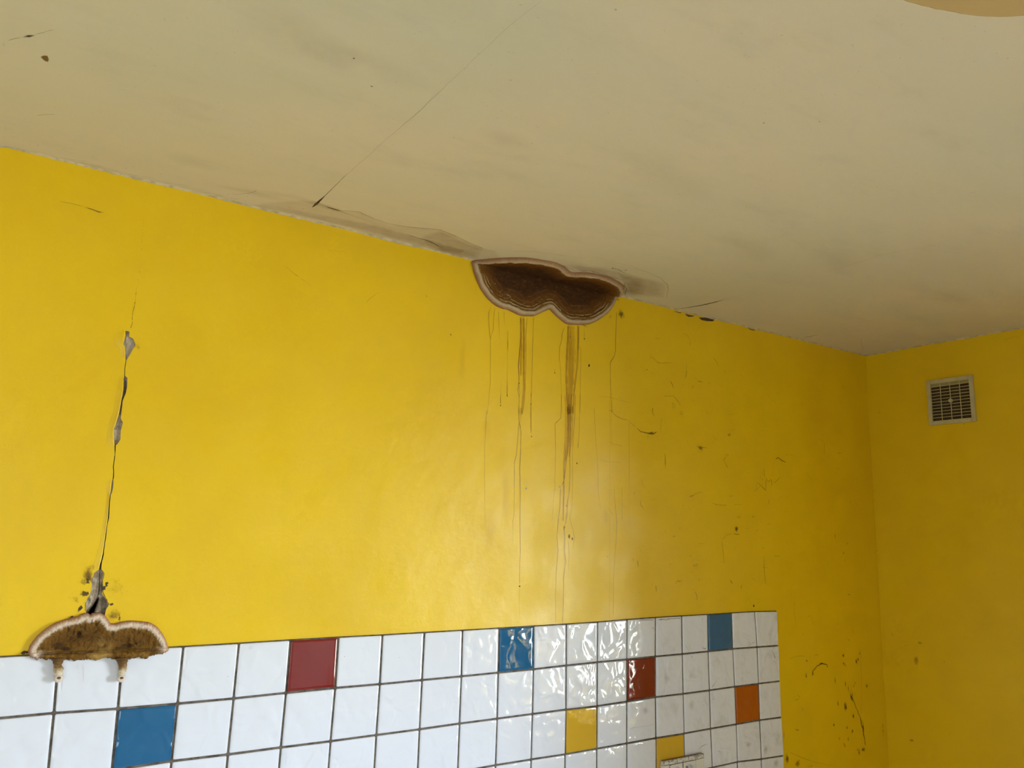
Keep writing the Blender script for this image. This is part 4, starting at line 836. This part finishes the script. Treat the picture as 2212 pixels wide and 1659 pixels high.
def fungus2_mat():
    m = fungus_mat('ochre brown fungus with pale pink rim', [(0,(0.34,0.17,0.10)),(0.045,(0.46,0.28,0.20)),(0.10,(0.70,0.56,0.46)),(0.17,(0.66,0.52,0.40)),(0.23,(0.21,0.105,0.015)),(0.34,(0.155,0.070,0.006)),(0.6,(0.11,0.046,0.004)),(1.0,(0.07,0.028,0.003))], False, 1.0, mid=(0.085,0.036,0.004))
    # the underside lip hanging over the tiles has no pale rim
    t = m.node_tree; p = [n for n in t.nodes if n.type == 'BSDF_PRINCIPLED'][0]; src = p.inputs['Base Color'].links[0].from_socket
    b = NB.__new__(NB); b.m = m; b.t = t; b.p = p; b.co = [n for n in t.nodes if n.type == 'TEX_COORD'][0].outputs['Object']
    x = b.n('ShaderNodeSeparateXYZ'); b.put(x.inputs[0], b.co)
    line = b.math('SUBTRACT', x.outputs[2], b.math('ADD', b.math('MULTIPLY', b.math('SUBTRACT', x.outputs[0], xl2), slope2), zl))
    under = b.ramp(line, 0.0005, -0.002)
    ends = b.math('MULTIPLY', b.ramp(x.outputs[0], xl2+0.010, xl2+0.026), b.ramp(x.outputs[0], zr2[0]-0.006, zr2[0]-0.026))
    lipc = b.cramp(b.noise(75, 5, 0.7), [(0.30,(0.07,0.028,0.004)),(0.48,(0.15,0.068,0.006)),(0.62,(0.26,0.13,0.02)),(0.78,(0.38,0.22,0.05))])
    mx_, _ = onwall(*c2([(1010,1240)])[0])
    mid_ = b.ramp(b.math('ABSOLUTE', b.math('SUBTRACT', x.outputs[0], mx_)), 0.006, 0.022, 1, 0)
    lipc = b.mix(b.math('MULTIPLY', mid_, 0.75), lipc, (0.46,0.27,0.07))
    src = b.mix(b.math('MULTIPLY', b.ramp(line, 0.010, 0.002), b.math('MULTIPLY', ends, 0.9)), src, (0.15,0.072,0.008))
    c = b.mix(b.math('MULTIPLY', under, ends), src, lipc)
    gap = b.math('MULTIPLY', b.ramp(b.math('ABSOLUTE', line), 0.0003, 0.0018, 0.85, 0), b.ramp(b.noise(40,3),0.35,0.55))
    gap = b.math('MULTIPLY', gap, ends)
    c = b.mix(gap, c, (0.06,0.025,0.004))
    # paler flesh in the middle, where the lobes meet
    sep = onwall(*c2([(1110,1050)])[0])
    mm = b.math('MULTIPLY', b.ramp(b.math('ABSOLUTE', b.math('SUBTRACT', x.outputs[0], sep[0]-0.004)), 0.0, 0.024, 0.6, 0), b.ramp(x.outputs[2], sep[1]+0.015, sep[1]-0.02))
    c = b.mix(b.math('MULTIPLY', mm, b.ramp(b.noise(60,4),0.35,0.6)), c, (0.36,0.22,0.06))
    # torn dark pits and furrows in the pore layer
    for (pu, pv, rx, ry, am) in ((790,1000,.0035,.007,.9),(730,975,.002,.006,.8),(700,1040,.003,.004,.6),(560,1130,.010,.006,.7),(640,1165,.008,.003,.8),(930,860,.0015,.006,.6),(985,880,.003,.003,.6),(1340,1130,.012,.004,.75),(1430,1100,.003,.002,.9),(1250,1150,.010,.002,.6),(860,920,.002,.007,.6),(900,1190,.007,.001,.8)):
        qx, qz = onwall(*c2([(pu,pv)])[0])
        ex = b.math('DIVIDE', b.math('SUBTRACT', x.outputs[0], qx), rx); ez = b.math('DIVIDE', b.math('SUBTRACT', x.outputs[2], qz), ry)
        rr = b.math('ADD', b.math('ADD', b.math('MULTIPLY', ex, ex), b.math('MULTIPLY', ez, ez)), b.math('MULTIPLY', b.math('SUBTRACT', b.noise(220, 4, 0.7), 0.5), 2.2))
        c = b.mix(b.ramp(rr, 0.4, 1.6, am, 0), c, (0.035,0.014,0.002))
    b.put(p.inputs['Base Color'], c); return m
M_F2 = fungus2_mat()
cx2 = onwall(*c2([(1015,1215)])[0])
f2 = empty('bracket_fungus', (cx2[0], -0.006, cx2[1]), 'ochre brown fan-shaped fungus growing over the top edge of the white tiles', 'fungus')
bm = sheet(out2, place2, height2, N=900, step=0.0009, ragged=rag2)
o = link('cap', bm, M_F2, smooth=True); adopt(o, f2)

def stalk(pts, tip):
    """hanging drip-like stalk with a hollow knob at its end; pts: (px, py, width px in crop c2)"""
    bm = bmesh.new(); lt = bm.verts.layers.float.new('t'); n = 20; prev = None; sc = 0.103/131/5.267
    P = []
    for i in range(len(pts)-1):
        for s in range(6):
            t = s/6; t2 = t*t*(3-2*t); a, b_ = pts[i], pts[i+1]; P.append(tuple(a[q]+(b_[q]-a[q])*(t2 if q == 2 else t) for q in range(3)))
    P.append(pts[-1]); m = len(P)
    for i,(u,v,w) in enumerate(P):
        x, z = onwall(*c2([(u,v)])[0], 0.010); r = w*sc/2
        row = []
        for k in range(n):
            an = 2*math.pi*k/n; rr = r*(1+0.16*noise.noise(Vector((math.cos(an)*1.3, math.sin(an)*1.3, i*0.45+u))))
            q = bm.verts.new((x+rr*math.cos(an), -(0.0070+0.85*r*1.15+0.85*rr*math.sin(an)), z)); q[lt] = i/(m-1); row.append(q)
        if prev:
            for k in range(n): bm.faces.new((prev[k], prev[(k+1)%n], row[(k+1)%n], row[k]))
        else: bm.faces.new(row)
        prev = row
    # knob with a pit facing the room
    x, z = onwall(*c2([tip[:2]])[0], 0.011); R = tip[2]*sc
    knob = []
    for a in range(0, 15):
        th = math.pi*a/14            # 0 = towards room
        rr = R*math.sin(th); yy = R*math.cos(th)
        if a == 0: rr, yy = 0.0, R*0.15
        if a == 1: rr, yy = R*0.22, R*0.2
        if a == 2: rr, yy = R*0.40, R*0.45
        if a == 3: rr, yy = R*0.52, R*0.80
        row = []
        for k in range(n):
            an = 2*math.pi*k/n
            q = bm.verts.new((x+rr*math.cos(an), -(0.0072+R+yy), z+(0.62 if a < 4 else 1.0)*rr*math.sin(an)+ (R*0.22 if a < 4 else 0))); q[lt] = 1.38 if a < 3 else (1.15 if a == 3 else 1.0); row.append(q)
        knob.append(row)
    for a in range(14):
        for k in range(n):
            bm.faces.new((knob[a][k], knob[a+1][k], knob[a+1][(k+1)%n], knob[a][(k+1)%n]))
    bmesh.ops.remove_doubles(bm, verts=bm.verts, dist=0.00001); bmesh.ops.recalc_face_normals(bm, faces=bm.faces); return bm
def stalk_mat():
    b = NB('fungus stalk'); t = b.math('ADD', b.attr('t'), b.math('MULTIPLY', b.math('SUBTRACT', b.noise(160, 4, 0.6), 0.5), b.ramp(b.attr('t'), 0.9, 1.0, 0.9, 0.05)))
    c = b.cramp(b.math('DIVIDE', t, 1.6), [(0.0,(0.11,0.05,0.007)),(0.24,(0.17,0.085,0.012)),(0.38,(0.38,0.26,0.12)),(0.52,(0.66,0.56,0.40)),(0.66,(0.74,0.62,0.52)),(0.80,(0.50,0.38,0.28)),(0.93,(0.12,0.06,0.03))])
    b.set(Base_Color=c, Roughness=0.6); b.bump(b.noise(250,3), 0.7, 0.001)
    b.p.inputs['Subsurface Weight'].default_value = 0.15; b.p.inputs['Subsurface Radius'].default_value = (0.004,0.002,0.001); b.p.inputs['Subsurface Scale'].default_value = 0.5
    return b.m
M_ST = stalk_mat()
for pts, tip in (([(550,1265,130),(552,1310,105),(548,1350,82),(556,1385,108),(552,1430,92),(555,1465,80)], (556,1500,47)),
                 ([(1275,1262,170),(1280,1300,120),(1284,1345,98),(1288,1385,94),(1280,1425,86),(1270,1465,66)], (1268,1500,46))):
    o = link('stalk', stalk(pts, tip), M_ST, smooth=True, label='pale hanging stalk ending in a hollow knob'); adopt(o, f2)
# thin stain on the tile below the fungus
Tn = Coat('w'); Tn.tr = lambda u,v: onwall(u,v,0.0062)
Tn.strip(c2([(838,1330),(842,1460),(845,1560)]), 3, [.12,.16,.05], base=TB_); Tn.strip(c2([(612,1400),(600,1560),(590,1659)]), 3, [.2,.15,.1], base=TB_); Tn.strip(c2([(770,1330),(775,1420)]), 5, .06, base=TB_)
o = Tn.make('seep_streak', ST_STREAK, None, 'faint yellow run on the white tile'); adopt(o, bs)

# ------------------------------------------------------------------ droplets on the wall
def gl(name, col, alpha):
    b = NB(name); b.set(Base_Color=b.mix(b.ramp(b.noise(300,2),.3,.7), col, tuple(x*0.7 for x in col)), Roughness=0.08); b.p.inputs['Coat Weight'].default_value = 1.0; return b.m
M_DA = gl('dark amber droplet', (0.035,0.010,0.003), 1); M_DP = gl('clear pale droplet', (0.62,0.58,0.46), 1)
def droplet(px, w, h, mat, label):
    x, z = onwall(*px); bm = bmesh.new(); bmesh.ops.create_uvsphere(bm, u_segments=14, v_segments=10, radius=1)
    for v in bm.verts:
        k = 1.0 if v.co.z < 0 else 1-0.45*v.co.z
        v.co = Vector((v.co.x*w*k, v.co.y*w*0.55, v.co.z*h))
    o = link('droplet', bm, mat, smooth=True, label=label, cat='droplet', group='droplets hanging on the yellow wall'); o.location = (x, -w*0.5, z)
for crop_, x, y, w, h, m, lab in (
    (c7,398,1354,1.5,2.2,M_DA,'dark amber droplet at the foot of the longest brown run, lowest on the yellow wall'),
    (c7,481,302,1.3,1.6,M_DA,'dark droplet just below the short run right of the longest brown run'),
    (c7,264,84,1.2,1.6,M_DA,'dark droplet ending the leftmost short run, left of the longest brown run'),
    (c7,310,16,1.3,1.9,M_DA,'dark droplet ending the thin run between the leftmost short run and the longest brown run'),
    (c7,445,667,1.7,2.8,M_DP,'pale droplet right of the longest brown run, halfway down the wall'),
    (c7,680,655,2.0,2.2,M_DP,'pale droplet at the left edge of the wide amber band'),
    (c7,730,790,1.9,2.4,M_DP,'pale droplet low in the wide amber band under the right lobe'),
    (c7,800,490,1.5,2.6,M_DA,'dark droplet right of the wide amber band, above the pale droplets'),
    (c1,623,1362,1.5,2.0,M_DA,'dark droplet partway down the longest brown run'),
    (c1,738,1562,1.3,1.8,M_DA,'dark droplet on the run just right of the longest brown run'),
    (c1,965,1264,1.2,1.7,M_DA,'small dark droplet in the clear yellow left of the wide amber band'),
    (c1,1114,922,1.3,1.7,M_DA,'dark droplet high in the wide amber band, close under the right lobe'),
    (c1,1248,937,1.5,2.2,M_DA,'dark droplet under the right lobe, right of the wide amber band'),
    (c1,1292,1190,2.6,3.0,M_DA,'largest black droplet, alone right of the wide amber band')):
    droplet(crop_([(x,y)])[0], w*0.001, h*0.001, m, lab)

# ------------------------------------------------------------------ ventilation grille on the right wall
VY, VZ, VS = -0.2206, 2.2691, 0.1544
vent = empty('ventilation_grille', (XR, VY-VS/2, VZ-VS), 'small square yellowed white ventilation grille high on the right wall', 'vent')
def rbox(bm, a, b, bev=0.0008):
    n0 = len(bm.faces); vs = box(bm, a, b); 
    es = list({e for v in vs for e in v.link_edges}); bmesh.ops.bevel(bm, geom=es, offset=bev, segments=2, affect='EDGES')
B_ = 0.0135; y0, y1, z0, z1 = VY-VS, VY, VZ-VS, VZ; t = 0.007
bm = bmesh.new()
rbox(bm, (XR-t, y0, z0), (XR, y0+B_, z1)); rbox(bm, (XR-t, y1-B_, z0), (XR, y1, z1)); rbox(bm, (XR-t, y0+B_-0.001, z0), (XR, y1-B_+0.001, z0+B_)); rbox(bm, (XR-t, y0+B_-0.001, z1-B_), (XR, y1-B_+0.001, z1))
o = link('frame', bm, M_VENT); adopt(o, vent)
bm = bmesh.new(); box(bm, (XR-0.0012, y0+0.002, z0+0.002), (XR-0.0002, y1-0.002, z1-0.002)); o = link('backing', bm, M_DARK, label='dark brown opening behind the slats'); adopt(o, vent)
gz0, gz1 = z0+B_, z1-B_; nslat = 11; pitch = (gz1-gz0)/12
for i in range(1, nslat+1):
    bm = bmesh.new(); zz = gz1-pitch*i
    rbox(bm, (XR-0.0062, y0+B_-0.0008, zz-0.0010), (XR-0.0040, y1-B_+0.0008, zz+0.0010), 0.0005); o = link('slat', bm, M_VENT); adopt(o, vent)
bm = bmesh.new(); box(bm, (XR-0.0045, y0+B_-0.0008, gz1-pitch+0.001), (XR-0.0030, y1-B_+0.0008, gz1+0.0005)); o = link('closed_slot', bm, simple('grey yellow plastic',(0.34,0.29,0.12),0.6), label='blanked-off top slot'); adopt(o, vent)
for i in (1,2,3):
    bm = bmesh.new(); yy = y0+B_+(y1-y0-2*B_)*i/4; rbox(bm, (XR-0.0050, yy-0.0010, gz0-0.0005), (XR-0.0014, yy+0.0010, gz1+0.0005), 0.0004); o = link('upright_bar', bm, M_VENT); adopt(o, vent)
bm = bmesh.new(); bmesh.ops.create_cone(bm, cap_ends=True, segments=28, radius1=0.0068, radius2=0.0062, depth=0.006, matrix=Matrix.Translation((XR-0.0048,(y0+y1)/2,(z0+z1)/2))@Matrix.Rotation(-math.pi/2,4,'Y'))
o = link('centre_button', bm, M_VENT); adopt(o, vent)

# ------------------------------------------------------------------ double socket
sl = onwall(1433.5,1644,0.020); sr = onwall(1521.5,1629,0.020)
SX0, SX1 = sl[0], sr[0]; SZ1 = (sl[1]+sr[1])/2; SH = 0.083
sock = empty('double_socket', ((SX0+SX1)/2, -0.0062, SZ1-SH), 'white double power socket with rust-brown grime, mounted on the tiles', 'socket')
bm = bmesh.new(); cxs = (SX0+SX1)/2; IW, IH = 0.099, 0.052; zc_ = SZ1-SH/2+0.004; Y0, Y1 = -0.0064, -0.0200
ix0, ix1, iz0, iz1 = cxs-IW/2-0.006, cxs+IW/2-0.006, zc_-IH/2, zc_+IH/2
rbox(bm, (SX0,Y1,iz1), (SX1,Y0,SZ1), 0.0015); rbox(bm, (SX0,Y1,SZ1-SH), (SX1,Y0,iz0), 0.0015); rbox(bm, (SX0,Y1,iz0-0.002), (ix0,Y0,iz1+0.002), 0.0015); rbox(bm, (ix1,Y1,iz0-0.002), (SX1,Y0,iz1+0.002), 0.0015)
o = link('frame', bm, M_SOCK); adopt(o, sock)
for s in (-1, 1):
    px_ = (ix0+ix1)/2+s*0.0232; R = 0.0188; n = 48
    bm = bmesh.new(); hw = 0.0243; yf = -0.0205
    outer = []; prof = [(R,yf),(R-0.0008,yf+0.001),(R-0.0012,-0.0075),(0.0001,-0.0075)]
    rings = [[bm.verts.new((px_+r*math.cos(2*math.pi*k/n), y, zc_+r*math.sin(2*math.pi*k/n))) for k in range(n)] for r,y in prof]
    sq = []
    for k in range(n):
        c_, s_ = math.cos(2*math.pi*k/n), math.sin(2*math.pi*k/n); f = 1/max(abs(c_)/hw, abs(s_)/(IH/2-0.0006)); sq.append((px_+c_*f, zc_+s_*f))
    q1 = [bm.verts.new((x,yf,z)) for x,z in sq]; q2 = [bm.verts.new((x,Y0-0.001,z)) for x,z in sq]
    seq = [q2,q1]+rings
    for a in range(len(seq)-1):
        for k in range(n): bm.faces.new((seq[a][k], seq[a][(k+1)%n], seq[a+1][(k+1)%n], seq[a+1][k]))
    bmesh.ops.recalc_face_normals(bm, faces=bm.faces)
    ins = link('outlet', bm, M_SOCK); adopt(ins, sock)
    for dx in (-0.0095, 0.0095):
        bm = bmesh.new(); bmesh.ops.create_cone(bm, cap_ends=True, segments=16, radius1=0.0026, radius2=0.0026, depth=0.0006, matrix=Matrix.Translation((px_+dx,-0.0079,zc_))@Matrix.Rotation(math.pi/2,4,'X'))
        h_ = link('pin_hole', bm, M_DARK); h_.parent = ins; h_.matrix_parent_inverse = (Matrix.Translation(sock.location)).inverted() @ Matrix.Identity(4)
        h_.matrix_parent_inverse = Matrix.Identity(4)
    bm = bmesh.new(); bmesh.ops.create_cone(bm, cap_ends=True, segments=16, radius1=0.0024, radius2=0.0018, depth=0.008, matrix=Matrix.Translation((px_,-0.0118,zc_+0.0095))@Matrix.Rotation(math.pi/2,4,'X'))
    h_ = link('earth_pin', bm, M_METAL, label='metal earth pin'); h_.parent = ins
